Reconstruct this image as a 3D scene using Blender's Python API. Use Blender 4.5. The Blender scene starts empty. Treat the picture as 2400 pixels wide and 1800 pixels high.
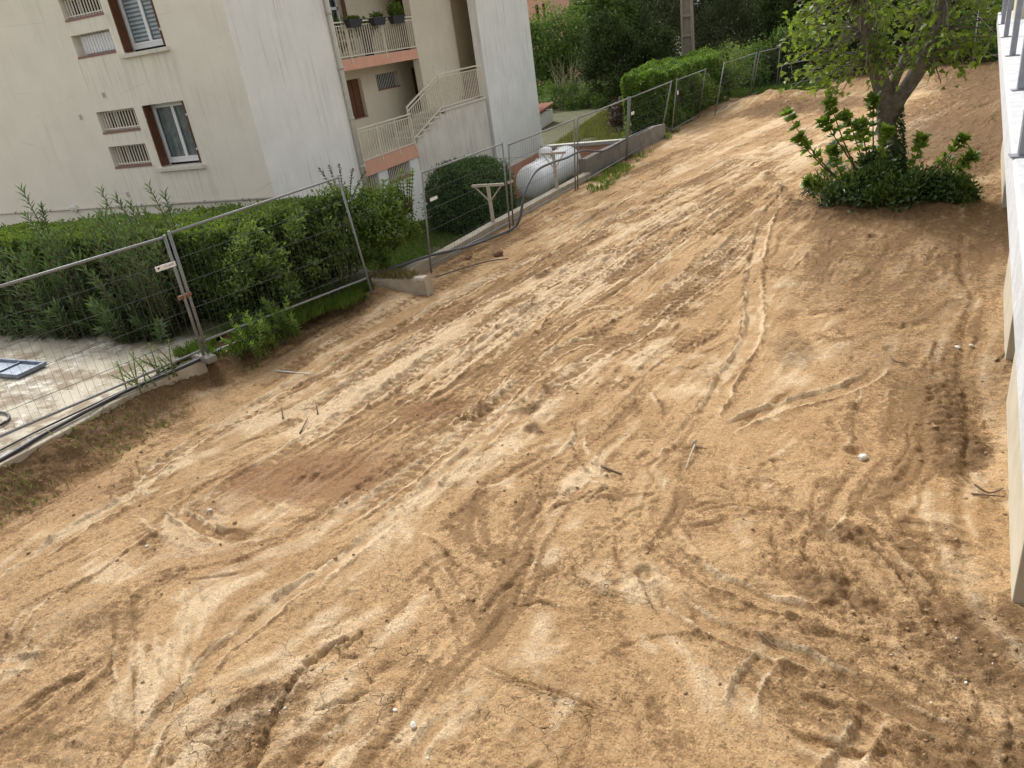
import bpy, bmesh, math, random
import numpy as np
from mathutils import Vector, Matrix

random.seed(7); rng = np.random.default_rng(11)
scene = bpy.context.scene
C = scene.collection

# ---------------------------------------------------------------- camera
cam_d = bpy.data.cameras.new("camera"); cam = bpy.data.objects.new("camera", cam_d); C.objects.link(cam)
yaw, pitch, roll = math.radians(27.06878), math.radians(25.15733), math.radians(-8.57192)
fw = Vector((-math.sin(yaw)*math.cos(pitch), math.cos(yaw)*math.cos(pitch), -math.sin(pitch)))
rt = Vector((math.cos(yaw), math.sin(yaw), 0)); up = rt.cross(fw)
r2 = rt*math.cos(roll) + up*math.sin(roll); u2 = up*math.cos(roll) - rt*math.sin(roll)
cam.matrix_world = Matrix(((r2.x, u2.x, -fw.x, 0), (r2.y, u2.y, -fw.y, 0), (r2.z, u2.z, -fw.z, 4.2), (0, 0, 0, 1)))
cam_d.sensor_width = 36.0; cam_d.lens = 36.0*1729.245/2400.0
cam_d.clip_start = 0.05; cam_d.clip_end = 2000
scene.camera = cam
scene.render.resolution_x = 1024; scene.render.resolution_y = 768

# ---------------------------------------------------------------- sky, sun, exposure
SUN_AZ, SUN_EL = (-0.74, 0.67), math.radians(44)          # towards the sun: far left, hazy
world = bpy.data.worlds.new("World"); scene.world = world; world.use_nodes = True
wn = world.node_tree; wn.nodes.clear()
sky = wn.nodes.new("ShaderNodeTexSky"); sky.sky_type = 'NISHITA'; sky.sun_disc = False
sky.sun_elevation = SUN_EL; sky.sun_rotation = math.atan2(SUN_AZ[0], SUN_AZ[1])
sky.air_density = 1.0; sky.dust_density = 4.0; sky.ozone_density = 1.0
hs = wn.nodes.new("ShaderNodeHueSaturation"); hs.inputs['Saturation'].default_value = 0.10
bg = wn.nodes.new("ShaderNodeBackground"); bg.inputs['Strength'].default_value = 0.15
wo = wn.nodes.new("ShaderNodeOutputWorld")
wn.links.new(sky.outputs[0], hs.inputs['Color']); wn.links.new(hs.outputs[0], bg.inputs[0]); wn.links.new(bg.outputs[0], wo.inputs[0])
sun_d = bpy.data.lights.new("sun", 'SUN'); sun_d.energy = 1.25; sun_d.angle = math.radians(10); sun_d.color = (1.0, 0.95, 0.86)
sun = bpy.data.objects.new("sun", sun_d); C.objects.link(sun)
sv = Vector((SUN_AZ[0]*math.cos(SUN_EL), SUN_AZ[1]*math.cos(SUN_EL), math.sin(SUN_EL))).normalized()
sun.rotation_euler = sv.to_track_quat('Z', 'Y').to_euler(); sun.location = (0, 0, 30)
scene.view_settings.view_transform = 'Standard'; scene.view_settings.look = 'None'
scene.view_settings.gamma = 1.0; scene.view_settings.use_curve_mapping = False
scene.view_settings.exposure = 0.80
scene.render.film_transparent = False
scene.cycles.max_bounces = 6; scene.cycles.transparent_max_bounces = 8
try: scene.cycles.use_denoising = True
except Exception: pass

# ---------------------------------------------------------------- materials
def new_mat(name):
    m = bpy.data.materials.new(name); m.use_nodes = True
    nt = m.node_tree; b = nt.nodes['Principled BSDF']
    return m, nt, b
def N(nt, t, **kw):
    n = nt.nodes.new(t)
    for k, v in kw.items(): setattr(n, k, v)
    return n
def mathn(nt, op, a, b=None, clamp=False):
    n = N(nt, 'ShaderNodeMath', operation=op); n.use_clamp = clamp
    for i, v in enumerate((a, b)):
        if v is None: continue
        if isinstance(v, (int, float)): n.inputs[i].default_value = v
        else: nt.links.new(v, n.inputs[i])
    return n.outputs[0]
def mixc(nt, f, a, b, mode='MIX'):
    n = N(nt, 'ShaderNodeMix', data_type='RGBA', blend_type=mode)
    for sock, v in ((n.inputs[0], f), (n.inputs[6], a), (n.inputs[7], b)):
        if isinstance(v, (int, float)): sock.default_value = v
        elif isinstance(v, tuple): sock.default_value = (*v, 1) if len(v) == 3 else v
        else: nt.links.new(v, sock)
    return n.outputs[2]
def pos(nt, scale=(1, 1, 1)):
    g = N(nt, 'ShaderNodeNewGeometry'); m = N(nt, 'ShaderNodeMapping'); m.inputs['Scale'].default_value = scale
    nt.links.new(g.outputs['Position'], m.inputs['Vector']); return m.outputs[0]
def noise(nt, scale, detail=4, rough=.55, vec=None, dist=0.0):
    n = N(nt, 'ShaderNodeTexNoise'); n.inputs['Scale'].default_value = scale; n.inputs['Detail'].default_value = detail
    n.inputs['Roughness'].default_value = rough; n.inputs['Distortion'].default_value = dist
    if vec is not None: nt.links.new(vec, n.inputs['Vector'])
    return n.outputs[0]
def ramp(nt, f, lo, hi):
    n = N(nt, 'ShaderNodeMapRange'); n.clamp = True
    n.inputs['From Min'].default_value = lo; n.inputs['From Max'].default_value = hi
    nt.links.new(f, n.inputs['Value']); return n.outputs[0]
def bump(nt, b, h, strength=.4, dist=.01, prev=None):
    n = N(nt, 'ShaderNodeBump'); n.inputs['Strength'].default_value = strength; n.inputs['Distance'].default_value = dist
    nt.links.new(h, n.inputs['Height'])
    if prev is not None: nt.links.new(prev, n.inputs['Normal'])
    nt.links.new(n.outputs[0], b.inputs['Normal']); return n.outputs[0]
MATS = {}
def pmat(name, c1, c2=None, scale=6, rough=.7, bmp=0.15, bscale=40, bdist=.004, metallic=0.0, streak=None, lo=.35, hi=.65):
    if name in MATS: return MATS[name]
    m, nt, b = new_mat(name); v = pos(nt)
    c2 = c2 or tuple(x*.85 for x in c1)
    col = mixc(nt, ramp(nt, noise(nt, scale, 5, .6, v), lo, hi), c1, c2)
    if streak:
        sc, amount = streak
        s = ramp(nt, noise(nt, 1.0, 4, .65, pos(nt, (9, 9, .45))), .52, .78)
        s = mathn(nt, 'MULTIPLY', s, ramp(nt, noise(nt, .6, 2, .5, v), .35, .6))
        col = mixc(nt, mathn(nt, 'MULTIPLY', s, amount), col, sc)
    nt.links.new(col, b.inputs['Base Color']); b.inputs['Roughness'].default_value = rough; b.inputs['Metallic'].default_value = metallic
    if bmp: bump(nt, b, noise(nt, bscale, 5, .6, v), bmp, bdist)
    MATS[name] = m; return m
def leafmat(name, dark, light, trans=.3, rough=.45, spec=.5):
    if name in MATS: return MATS[name]
    m, nt, b = new_mat(name)
    a = N(nt, 'ShaderNodeAttribute', attribute_name='tint')
    col = mixc(nt, a.outputs['Fac'], dark, light)
    nt.links.new(col, b.inputs['Base Color']); b.inputs['Roughness'].default_value = rough; b.inputs['Specular IOR Level'].default_value = spec
    t = N(nt, 'ShaderNodeBsdfTranslucent'); nt.links.new(mixc(nt, .5, col, (light[0]*1.2, light[1]*1.3, light[2]*.6)), t.inputs[0])
    mx = N(nt, 'ShaderNodeMixShader'); mx.inputs[0].default_value = trans
    out = nt.nodes['Material Output']
    nt.links.new(b.outputs[0], mx.inputs[1]); nt.links.new(t.outputs[0], mx.inputs[2]); nt.links.new(mx.outputs[0], out.inputs[0])
    MATS[name] = m; return m

M_wall_beige = pmat('render_beige', (.83, .775, .67), (.78, .725, .62), 1.2, .9, .25, 55, .003, streak=((.36, .34, .31), .35))
def add_drips(m, spots):
    """rain marks: paler washed bands with grey rims below sills; spots = (x0, x1, z top, length)"""
    nt = m.node_tree; b = nt.nodes['Principled BSDF']; old = b.inputs['Base Color'].links[0].from_socket
    sep = N(nt, 'ShaderNodeSeparateXYZ'); nt.links.new(pos(nt), sep.inputs[0]); X, Z = sep.outputs['X'], sep.outputs['Z']
    wob = mathn(nt, 'MULTIPLY', mathn(nt, 'SUBTRACT', noise(nt, 1.0, 3, .6, pos(nt, (7, 7, .8))), .5), .5); X = mathn(nt, 'ADD', X, wob); col = old
    strk = noise(nt, 1.0, 5, .7, pos(nt, (16, 16, .5)))
    for x0, x1, zt, ln in spots:
        ins = mathn(nt, 'MULTIPLY', ramp(nt, X, x0-.12, x0+.02), mathn(nt, 'SUBTRACT', 1.0, ramp(nt, X, x1-.02, x1+.12)))
        zz_ = mathn(nt, 'MULTIPLY', mathn(nt, 'SUBTRACT', 1.0, ramp(nt, Z, zt-.02, zt+.02)), ramp(nt, Z, zt-ln, zt-ln*.45)); f = mathn(nt, 'MULTIPLY', ins, zz_)
        col = mixc(nt, mathn(nt, 'MULTIPLY', f, .30), col, (.83, .78, .68)); col = mixc(nt, mathn(nt, 'MULTIPLY', mathn(nt, 'MULTIPLY', f, ramp(nt, strk, .5, .68)), .5), col, (.40, .38, .34))
        rim = mathn(nt, 'MULTIPLY', mathn(nt, 'MULTIPLY', ramp(nt, X, x1-.02, x1+.05), mathn(nt, 'SUBTRACT', 1.0, ramp(nt, X, x1+.05, x1+.30))), zz_); col = mixc(nt, mathn(nt, 'MULTIPLY', rim, .30), col, (.46, .44, .39))
    # hairline cracks in the render
    vo = N(nt, 'ShaderNodeTexVoronoi', feature='DISTANCE_TO_EDGE'); vo.inputs['Scale'].default_value = 1.0; nt.links.new(pos(nt, (.22, .22, .62)), vo.inputs['Vector'])
    ck = mathn(nt, 'MULTIPLY', mathn(nt, 'SUBTRACT', 1.0, ramp(nt, vo.outputs['Distance'], .001, .006)), ramp(nt, noise(nt, .7, 3, .6, pos(nt)), .5, .62)); col = mixc(nt, mathn(nt, 'MULTIPLY', ck, .35), col, (.38, .35, .31))
    nt.links.new(col, b.inputs['Base Color'])
add_drips(M_wall_beige, [(-18.1, -16.7, 5.1, 1.3), (-16.5, -15.0, 4.93, 1.5), (-18.15, -16.8, 2.4, 1.4), (-16.6, -15.0, 2.2, 1.3), (-18.1, -16.75, 3.28, .35), (-18.1, -16.7, 5.93, .3)])
M_wall_white = pmat('render_white', (.88, .88, .845), (.80, .80, .765), 1.0, .9, .25, 55, .003, streak=((.30, .32, .29), .65))
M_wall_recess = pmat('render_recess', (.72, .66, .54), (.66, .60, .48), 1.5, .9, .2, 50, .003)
M_wall_tan = pmat('render_tan', (.80, .67, .45), (.76, .63, .41), 1.5, .9, .2, 50, .003)
M_stair_wall = pmat('render_stained', (.74, .70, .62), (.62, .58, .51), 1.1, .9, .3, 45, .004, streak=((.22, .22, .20), .9))
M_salmon = pmat('paint_salmon', (.76, .42, .30), (.70, .38, .27), 3, .85, .15, 40)
M_salmon2 = pmat('paint_salmon_worn', (.66, .34, .23), (.56, .30, .20), 2.5, .9, .2, 40, streak=((.30, .18, .12), .6))
M_cream_metal = pmat('cream_paint', (.82, .76, .64), (.74, .68, .56), 8, .5, .05, 60)
M_pvc = pmat('white_pvc', (.78, .79, .80), (.74, .75, .77), 6, .35, 0)
M_brown_wood = pmat('brown_shutter', (.14, .052, .02), (.10, .036, .014), 12, .55, .2, 60)
M_door = pmat('brown_door', (.34, .15, .045), (.26, .11, .034), 9, .5, .1, 40)
M_sill = pmat('sill_stone', (.70, .66, .57), (.62, .58, .50), 6, .85, .2, 60)
M_tile = pmat('clay_sill', (.30, .17, .14), (.24, .13, .11), 20, .8, .1, 60)
M_dark = pmat('dark_interior', (.022, .02, .022), (.03, .028, .03), 5, .8, 0)
M_pipe = pmat('pipe_beige', (.58, .54, .46), (.50, .46, .39), 5, .55, .05, 40, streak=((.34, .31, .27), .5))
M_steel = pmat('galvanised_steel', (.25, .255, .26), (.18, .185, .185), 30, .6, .1, 90, .001, .2)
M_wire = pmat('fence_wire', (.10, .105, .105), (.07, .07, .07), 30, .7, 0, metallic=.0)
M_concrete = pmat('old_concrete', (.44, .39, .31), (.33, .28, .21), 4, .92, .5, 35, .008, streak=((.20, .16, .11), .5))
M_concrete_grey = pmat('grey_concrete', (.235, .215, .19), (.17, .155, .135), 3, .92, .5, 30, .008, streak=((.10, .09, .08), .6))
M_conc_light = pmat('pale_concrete', (.58, .56, .52), (.46, .44, .40), 6, .9, .4, 40, .006)
M_tank = pmat('tank_white', (.92, .925, .93), (.88, .885, .89), 3, .38, .03, 8, .004)
M_rubber = pmat('black_rubber', (.022, .022, .026), (.035, .035, .04), 20, .5, .1, 60)
M_hose = pmat('dark_blue_hose', (.05, .055, .075), (.08, .085, .10), 20, .45, .05, 60)
M_planter = pmat('anthracite_plastic', (.030, .032, .042), (.042, .044, .055), 15, .45, .05, 50)
M_bark = pmat('fig_bark', (.20, .175, .145), (.10, .085, .068), 9, .9, .6, 40, .01)
M_bark_dark = pmat('dark_bark', (.10, .08, .062), (.06, .048, .038), 9, .95, .6, 30, .01)
M_stem = pmat('shrub_stem', (.13, .085, .055), (.09, .06, .04), 20, .9, .3, 60)
M_whitecoat = pmat('white_coating', (.54, .545, .555), (.44, .445, .455), 7, .8, .8, 38, .008)
M_plinth = pmat('sandy_plinth', (.52, .47, .37), (.44, .39, .29), 3, .9, .2, 50)
M_stick = pmat('dry_wood', (.20, .145, .10), (.13, .09, .06), 30, .9, .4, 60)
M_pole = pmat('pole_concrete', (.30, .265, .215), (.24, .21, .17), 4, .9, .3, 30, .006)
M_pebble = pmat('pale_stone', (.62, .58, .52), (.48, .43, .37), 25, .9, .3, 60)
M_white_thing = pmat('white_plaster', (.62, .60, .56), (.48, .44, .39), 25, .85, .2, 60)
M_rooftile = pmat('roof_tile', (.33, .15, .09), (.26, .11, .07), 9, .85, .2, 40)
M_wood_post = pmat('whitened_wood', (.52, .47, .39), (.40, .35, .28), 14, .85, .3, 60)

# ---------------------------------------------------------------- object helpers
def link(name, me, mat=None, parent=None, loc=None):
    o = bpy.data.objects.new(name, me); C.objects.link(o)
    if mat is not None and me is not None and not me.materials: me.materials.append(mat)
    if parent is not None: o.parent = parent
    if loc is not None: o.location = loc
    return o
def tag(o, label=None, cat=None, group=None, kind=None):
    if label: o['label'] = label
    if cat: o['category'] = cat
    if group: o['group'] = group
    if kind: o['kind'] = kind
    return o
def empty(name, loc=(0, 0, 0)):
    o = bpy.data.objects.new(name, None); C.objects.link(o); o.location = loc; o.empty_display_size = .2
    return o
class MB:
    """collects shapes in world or local coordinates; build() links them as one mesh object"""
    def __init__(s): s.v = []; s.f = []
    def add(s, vs, fs):
        k = len(s.v); s.v += [tuple(p) for p in vs]; s.f += [tuple(i+k for i in q) for q in fs]; return s
    def quad(s, a, b, c, d): return s.add((a, b, c, d), ((0, 1, 2, 3),))
    def box(s, lo, hi):
        x0, y0, z0 = lo; x1, y1, z1 = hi
        return s.add([(x0, y0, z0), (x1, y0, z0), (x1, y1, z0), (x0, y1, z0), (x0, y0, z1), (x1, y0, z1), (x1, y1, z1), (x0, y1, z1)],
                     [(0, 3, 2, 1), (4, 5, 6, 7), (0, 1, 5, 4), (1, 2, 6, 5), (2, 3, 7, 6), (3, 0, 4, 7)])
    def obox(s, c, ax, ay, az):
        c = Vector(c); ax = Vector(ax); ay = Vector(ay); az = Vector(az)
        vs = [c+sx*ax+sy*ay+sz*az for sz in (-1, 1) for sx, sy in ((-1, -1), (1, -1), (1, 1), (-1, 1))]
        return s.add(vs, [(0, 3, 2, 1), (4, 5, 6, 7), (0, 1, 5, 4), (1, 2, 6, 5), (2, 3, 7, 6), (3, 0, 4, 7)])
    def tube(s, pts, rad, n=8, cap=True):
        pts = [Vector(p) for p in pts]; k = len(pts)
        rad = [rad]*k if isinstance(rad, (int, float)) else list(rad)
        t = (pts[1]-pts[0]).normalized(); a = Vector((0, 0, 1)) if abs(t.z) < .9 else Vector((1, 0, 0))
        u = t.cross(a).normalized(); vs = []; fs = []
        for i, p in enumerate(pts):
            t = (pts[min(i+1, k-1)]-pts[max(i-1, 0)])
            t = t.normalized() if t.length > 1e-9 else Vector((0, 0, 1))
            u = (u - t*u.dot(t)); u = u.normalized() if u.length > 1e-6 else t.orthogonal().normalized()
            w = t.cross(u)
            for j in range(n):
                q = 2*math.pi*j/n; vs.append(p+rad[i]*(math.cos(q)*u+math.sin(q)*w))
        for i in range(k-1):
            for j in range(n):
                fs.append((i*n+j, i*n+(j+1) % n, (i+1)*n+(j+1) % n, (i+1)*n+j))
        if cap: fs.append(tuple(range(n-1, -1, -1))); fs.append(tuple(range((k-1)*n, k*n)))
        return s.add(vs, fs)
    def mesh(s, name, smooth=False):
        me = bpy.data.meshes.new(name); me.from_pydata(s.v, [], s.f); me.update()
        if smooth: me.polygons.foreach_set('use_smooth', [True]*len(me.polygons))
        return me
    def build(s, name, mat, parent=None, smooth=False, bevel=0, loc=None):
        o = link(name, s.mesh(name, smooth), mat, parent, loc)
        if bevel:
            b = o.modifiers.new('bevel', 'BEVEL'); b.width = bevel; b.segments = 2; b.limit_method = 'ANGLE'; b.angle_limit = math.radians(40)
        return o
def np_mesh(name, V, F, mat, parent=None, tint=None, smooth=False):
    """V (n,3) float, F (m,k) int with k fixed"""
    me = bpy.data.meshes.new(name); V = np.asarray(V, np.float32); F = np.asarray(F, np.int32); k = F.shape[1]
    me.vertices.add(len(V)); me.vertices.foreach_set('co', V.ravel())
    me.loops.add(F.size); me.loops.foreach_set('vertex_index', F.ravel())
    me.polygons.add(len(F)); me.polygons.foreach_set('loop_start', np.arange(0, F.size, k, dtype=np.int32))
    if smooth: me.polygons.foreach_set('use_smooth', np.ones(len(F), bool))
    me.update(calc_edges=True)
    if tint is not None:
        a = me.attributes.new('tint', 'FLOAT', 'FACE'); a.data.foreach_set('value', np.asarray(tint, np.float32))
    return link(name, me, mat, parent)

# value noise on arbitrary points (numpy)
_perm = rng.random((256, 256)).astype(np.float32)
def vnoise(x, y, s=1.0, oct=1, gain=.5, off=0.0):
    out = np.zeros_like(x, dtype=np.float64); amp = 1.0; tot = 0
    for o in range(oct):
        X = x*s+off+17.3*o; Y = y*s+off*1.7+5.1*o
        xi = np.floor(X).astype(int); yi = np.floor(Y).astype(int); fx = X-xi; fy = Y-yi
        fx = fx*fx*(3-2*fx); fy = fy*fy*(3-2*fy)
        a = _perm[xi & 255, yi & 255]; b = _perm[(xi+1) & 255, yi & 255]; c = _perm[xi & 255, (yi+1) & 255]; d = _perm[(xi+1) & 255, (yi+1) & 255]
        out += amp*((a*(1-fx)+b*fx)*(1-fy)+(c*(1-fx)+d*fx)*fy); tot += amp; amp *= gain; s *= 2.03
    return out/tot
def sstep(a, b, x):
    t = np.clip((x-a)/(b-a), 0, 1); return t*t*(3-2*t)

# marks read off the soil: kind, line (metres), width, depth, two shape numbers; zones: kind, centre, radii, angle, strength
SOIL_MARKS = [
 ('rut',[(-1.51,18.93),(-1.72,16.42),(-1.63,13.87),(-1.52,12.41),(-1.39,11.3),(-1.26,10.31),(-1.25,9.5),(-1.33,8.83),(-1.37,8.25),(-1.43,7.34)],0.24,0.05,0.5,0.5),
 ('groove',[(-1.68,13.48),(-1.72,12.7),(-1.97,12.06),(-2.22,11.47),(-2.43,10.91)],0.07,0.035,0,0),
 ('groove',[(-1.39,9.9),(-1.57,9.51),(-1.77,9.22),(-1.94,8.98)],0.06,0.03,0,0),
 ('rut',[(0.36,9.14),(0.26,8.77),(0.01,8.41),(-0.27,8.17),(-0.67,7.81),(-0.99,7.44),(-1.21,7.16)],0.2,0.035,0.6,0.5),
 ('rut',[(0.33,8.6),(0.26,7.93),(0.19,6.94)],0.27,0.035,0.5,0.5),
 ('rut',[(0.2,6.67),(0.08,6.28),(-0.06,5.79),(-0.2,5.45)],0.16,0.02,0.6,0.5),
 ('groove',[(-0.82,6.63),(-0.51,6.53),(-0.3,6.48),(-0.09,6.57)],0.14,0.04,0,0),
 ('groove',[(-0.16,6.03),(-0.29,5.65),(-0.43,5.31)],0.1,0.05,0,0),
 ('rut',[(-1.43,5.12),(-1.09,4.89),(-0.81,4.74),(-0.5,4.62),(-0.14,4.58),(0.21,4.41)],0.16,0.03,0.6,0.5),
 ('lines',[(-0.24,5.56),(0.01,5.16),(0.26,4.69)],0.42,0.018,4,0),
 ('lines',[(0.09,5.85),(0.39,5.36),(0.69,4.89)],0.4,0.02,4,0),
 ('lines',[(0.39,5.47),(0.66,4.84),(0.91,4.37)],0.3,0.02,3,0),
 ('lines',[(-1.31,6.46),(-0.99,6.06),(-0.71,5.67)],0.45,0.018,3,0),
 ('lines',[(-1.75,5.61),(-1.45,5.21),(-1.16,4.87)],0.4,0.014,3,0),
 ('lines',[(-1.58,6.09),(-1.11,5.35),(-0.82,4.95)],0.35,0.012,3,0),
 ('lines',[(-0.56,4.24),(-0.12,4.19),(0.32,4.2)],0.5,0.022,4,0),
 ('lines',[(-0.4,3.87),(0.04,3.82),(0.53,3.79)],0.55,0.022,4,0),
 ('lines',[(-0.38,3.48),(0.05,3.42),(0.51,3.45)],0.45,0.02,3,0),
 ('groove',[(-0.31,3.68),(-0.12,3.5),(0.06,3.36),(0.22,3.27)],0.12,0.05,0,0),
 ('lines',[(-1.29,3.73),(-0.96,3.37),(-0.79,3.07)],0.5,0.014,3,0),
 ('lines',[(-0.84,3.94),(-0.66,3.57),(-0.49,3.16)],0.4,0.016,3,0),
 ('lines',[(-1.83,4.07),(-1.19,3.6),(-0.91,3.15)],0.5,0.01,3,0),
 ('lines',[(-0.32,7.43),(-0.57,6.85),(-0.86,6.23)],0.5,0.012,3,0),
 ('rut',[(-1.5,4.78),(-1.31,4.46),(-1.13,4.26),(-0.96,4.22)],0.1,0.03,0.6,0.5),
 ('rut',[(-1.14,4.61),(-1.01,4.49),(-0.81,4.47)],0.09,0.025,0.6,0.5),
 ('rut',[(-3.79,5.0),(-3.38,4.77),(-2.97,4.54),(-2.68,4.37)],0.2,0.03,0.6,0.5),
 ('groove',[(-3.09,5.11),(-2.76,4.85)],0.05,0.022,0,0),
 ('groove',[(-2.76,4.85),(-2.78,5.13),(-2.86,5.72)],0.07,0.03,0,0),
 ('rut',[(-6.81,4.55),(-6.34,4.37),(-5.96,4.24),(-5.5,4.24)],0.18,0.05,0.6,0.5),
 ('rut',[(-7.12,4.42),(-6.24,4.15),(-5.53,4.04)],0.2,0.03,0.5,0.5),
 ('rut',[(-8.29,5.28),(-7.91,5.02),(-7.51,4.77)],0.08,0.04,0.6,0.5),
 ('rut',[(-7.94,5.21),(-7.55,4.95)],0.08,0.03,0.6,0.5),
 ('groove',[(-7.39,4.5),(-7.37,4.71),(-7.13,4.94)],0.06,0.04,0,0),
 ('groove',[(-7.27,5.0),(-7.08,5.16)],0.05,0.03,0,0),
 ('rut',[(-6.13,3.37),(-5.38,2.71),(-4.75,2.19),(-4.42,1.88)],0.13,0.02,0.6,0.5),
 ('rut',[(-5.38,2.95),(-5.0,2.67),(-4.72,2.44)],0.13,0.016,0.5,0.5),
 ('rut',[(-5.27,3.25),(-4.93,2.88),(-4.58,2.61)],0.13,0.016,0.5,0.5),
 ('rut',[(-6.43,3.82),(-6.04,3.39)],0.12,0.018,0.5,0.5),
 ('rut',[(-6.71,2.8),(-6.41,2.46),(-6.21,2.13)],0.16,0.018,0.5,0.5),
 ('rut',[(-6.37,2.27),(-6.77,2.79),(-6.81,3.07)],0.1,0.012,0.5,0.5),
 ('lines',[(-7.3,2.88),(-7.15,3.37),(-6.76,4.1)],0.35,0.016,3,0),
 ('lines',[(-6.89,2.53),(-6.7,3.04),(-6.31,3.45)],0.35,0.02,3,0),
 ('lines',[(-5.71,1.77),(-5.61,2.13),(-5.45,2.73)],0.5,0.022,4,0),
 ('lines',[(-5.37,1.96),(-5.37,2.38),(-5.42,2.89)],0.3,0.016,3,0),
 ('lines',[(-6.04,3.58),(-5.56,3.83),(-4.99,4.17)],0.2,0.02,2,0),
 ('lines',[(-5.71,3.54),(-4.98,3.91),(-4.64,4.46)],0.18,0.014,2,0),
 ('lines',[(-5.46,1.78),(-4.91,1.83),(-4.53,1.88)],0.3,0.012,2,0),
 ('groove',[(-7.79,3.35),(-7.95,3.6)],0.05,0.03,0,0),
 ('groove',[(-6.6,2.83),(-6.55,2.93)],0.05,0.03,0,0),
 ('lines',[(-0.53,27.22),(-2.73,20.7),(-3.94,16.5),(-4.66,13.11),(-5.11,10.02),(-5.05,7.83)],0.9,0.013,6,0),
 ('lines',[(-0.22,24.04),(-2.01,19.04),(-3.19,14.74),(-3.95,11.89),(-4.39,9.54),(-4.56,7.64)],0.8,0.013,6,0),
 ('lines',[(-3.05,23.13),(-4.97,16.26),(-5.84,13.14),(-6.52,10.73),(-6.88,9.16),(-7.11,7.85)],0.7,0.013,5,0),
 ('lines',[(-4.77,20.17),(-5.79,15.63),(-6.55,12.62),(-6.95,10.71),(-6.95,8.65),(-7.17,6.75)],0.6,0.013,4,0),
 ('lines',[(-1.15,20.78),(-2.54,15.97),(-3.16,13.07),(-3.66,10.47)],0.6,0.013,4,0),
 ('lines',[(-3.52,12.59),(-4.18,9.9),(-4.37,7.92),(-4.84,6.56)],0.6,0.013,4,0),
 ('lines',[(-4.9,10.8),(-5.26,8.36),(-5.51,7.01),(-5.86,5.66)],0.6,0.013,4,0),
 ('lines',[(2.26,29.26),(-0.27,27.09),(-1.89,23.36)],1.2,0.013,5,0),
 ('lines',[(-7.07,18.67),(-7.36,15.07),(-7.53,12.63),(-7.74,11.12)],0.5,0.013,3,0),
 ('lines',[(-7.84,10.67),(-7.97,9.25),(-7.85,8.07)],0.4,0.013,3,0),
 ('lines',[(-6.54,7.92),(-6.86,6.93),(-7.15,6.05),(-7.35,5.28)],0.7,0.013,4,0),
 ('lines',[(-4.91,7.1),(-5.16,5.99),(-5.23,5.16)],0.5,0.013,3,0),
 ('lines',[(-2.83,7.0),(-3.15,6.19),(-3.59,5.51)],0.6,0.013,4,0),
 ('lines',[(-3.82,8.26),(-3.85,6.94),(-3.97,6.03)],0.5,0.013,3,0),
 ('lines',[(-4.47,4.3),(-4.14,4.86),(-3.95,5.6)],0.5,0.013,3,0),
 ('lines',[(-4.27,3.31),(-4.22,4.1),(-4.16,4.5)],0.4,0.013,3,0),
 ('lines',[(-4.14,3.5),(-4.16,3.88),(-4.1,4.07)],0.3,0.013,2,0),
 ('rut',[(-4.33,26.53),(-5.31,19.53),(-5.85,14.95),(-6.04,12.11),(-6.2,9.39)],0.22,0.025,0.4,0.5),
 ('rut',[(-1.8,19.94),(-3.11,15.2),(-3.83,12.0),(-4.33,9.38),(-4.38,7.67)],0.22,0.025,0.4,0.5),
 ('rut',[(-4.09,14.81),(-4.23,13.1),(-4.52,10.81),(-4.61,8.59)],0.2,0.02,0.4,0.5),
 ('groove',[(-4.3,9.15),(-3.29,9.29),(-2.2,8.85)],0.05,-0.02,0,0),
 ('groove',[(-3.91,9.75),(-3.24,9.77),(-2.53,9.73)],0.04,-0.012,0,0),
 ('groove',[(-1.7,3.49),(-1.29,3.99),(-0.59,4.25)],0.04,-0.015,0,0),
 ('tread',[(-2.33,14.1),(-2.45,12.57),(-2.59,11.49),(-2.7,10.23)],0.7,0.028,0.165,0.35),
 ('tread',[(-4.71,13.66),(-4.36,13.99),(-3.95,14.25)],0.34,0.026,0.17,0.2),
 ('tread',[(-5.37,12.86),(-4.94,14.26)],0.28,0.024,0.16,0.2),
 ('tread',[(-6.48,9.74),(-6.17,10.23),(-5.74,10.87)],0.5,0.026,0.17,0.5),
 ('tread',[(-4.03,7.59),(-4.19,7.27),(-4.46,6.73)],0.3,0.03,0.16,0.3),
 ('tread',[(-5.86,5.2),(-5.56,5.44),(-5.2,5.61)],0.35,0.025,0.16,0.3),
 ('tread',[(0.97,8.85),(0.97,8.02),(0.95,7.38)],0.3,0.03,0.14,0.0),
 ('tread',[(0.73,6.22),(0.74,5.73),(0.74,5.29)],0.55,0.016,0.17,0.0),
 ('tread',[(-3.35,10.87),(-3.42,10.13),(-3.48,9.46)],0.34,0.022,0.16,0.2),
 ('tread',[(-3.56,7.31),(-3.41,7.68),(-3.24,8.2)],0.3,0.016,0.15,0.2),
 ('tread',[(-2.27,9.12),(-2.01,9.59),(-1.65,10.25)],0.34,0.018,0.16,0.2),
 ('tread',[(-2.58,17.45),(-2.06,19.52)],0.6,0.024,0.2,0.3),
 ('tread',[(-3.02,6.12),(-2.71,6.36)],0.25,0.02,0.14,0),
 ('tread',[(-4.48,5.66),(-4.36,6.14)],0.35,0.02,0.15,0.2),
 ('dent',[(-1.86,3.97)],0.08,0.018,0,0),
 ('dent',[(-1.88,3.82)],0.08,0.018,0,0),
 ('dent',[(-1.89,3.65)],0.08,0.018,0,0),
 ('dent',[(-1.88,3.44)],0.08,0.018,0,0),
 ('dent',[(-1.86,3.29)],0.08,0.018,0,0),
 ('dent',[(-1.84,3.11)],0.08,0.018,0,0),
 ('dent',[(-1.81,2.94)],0.08,0.018,0,0),
 ('dent',[(-3.03,3.21)],0.08,0.018,0,0),
 ('dent',[(-0.23,5.53)],0.05,0.06,0,0),
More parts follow.
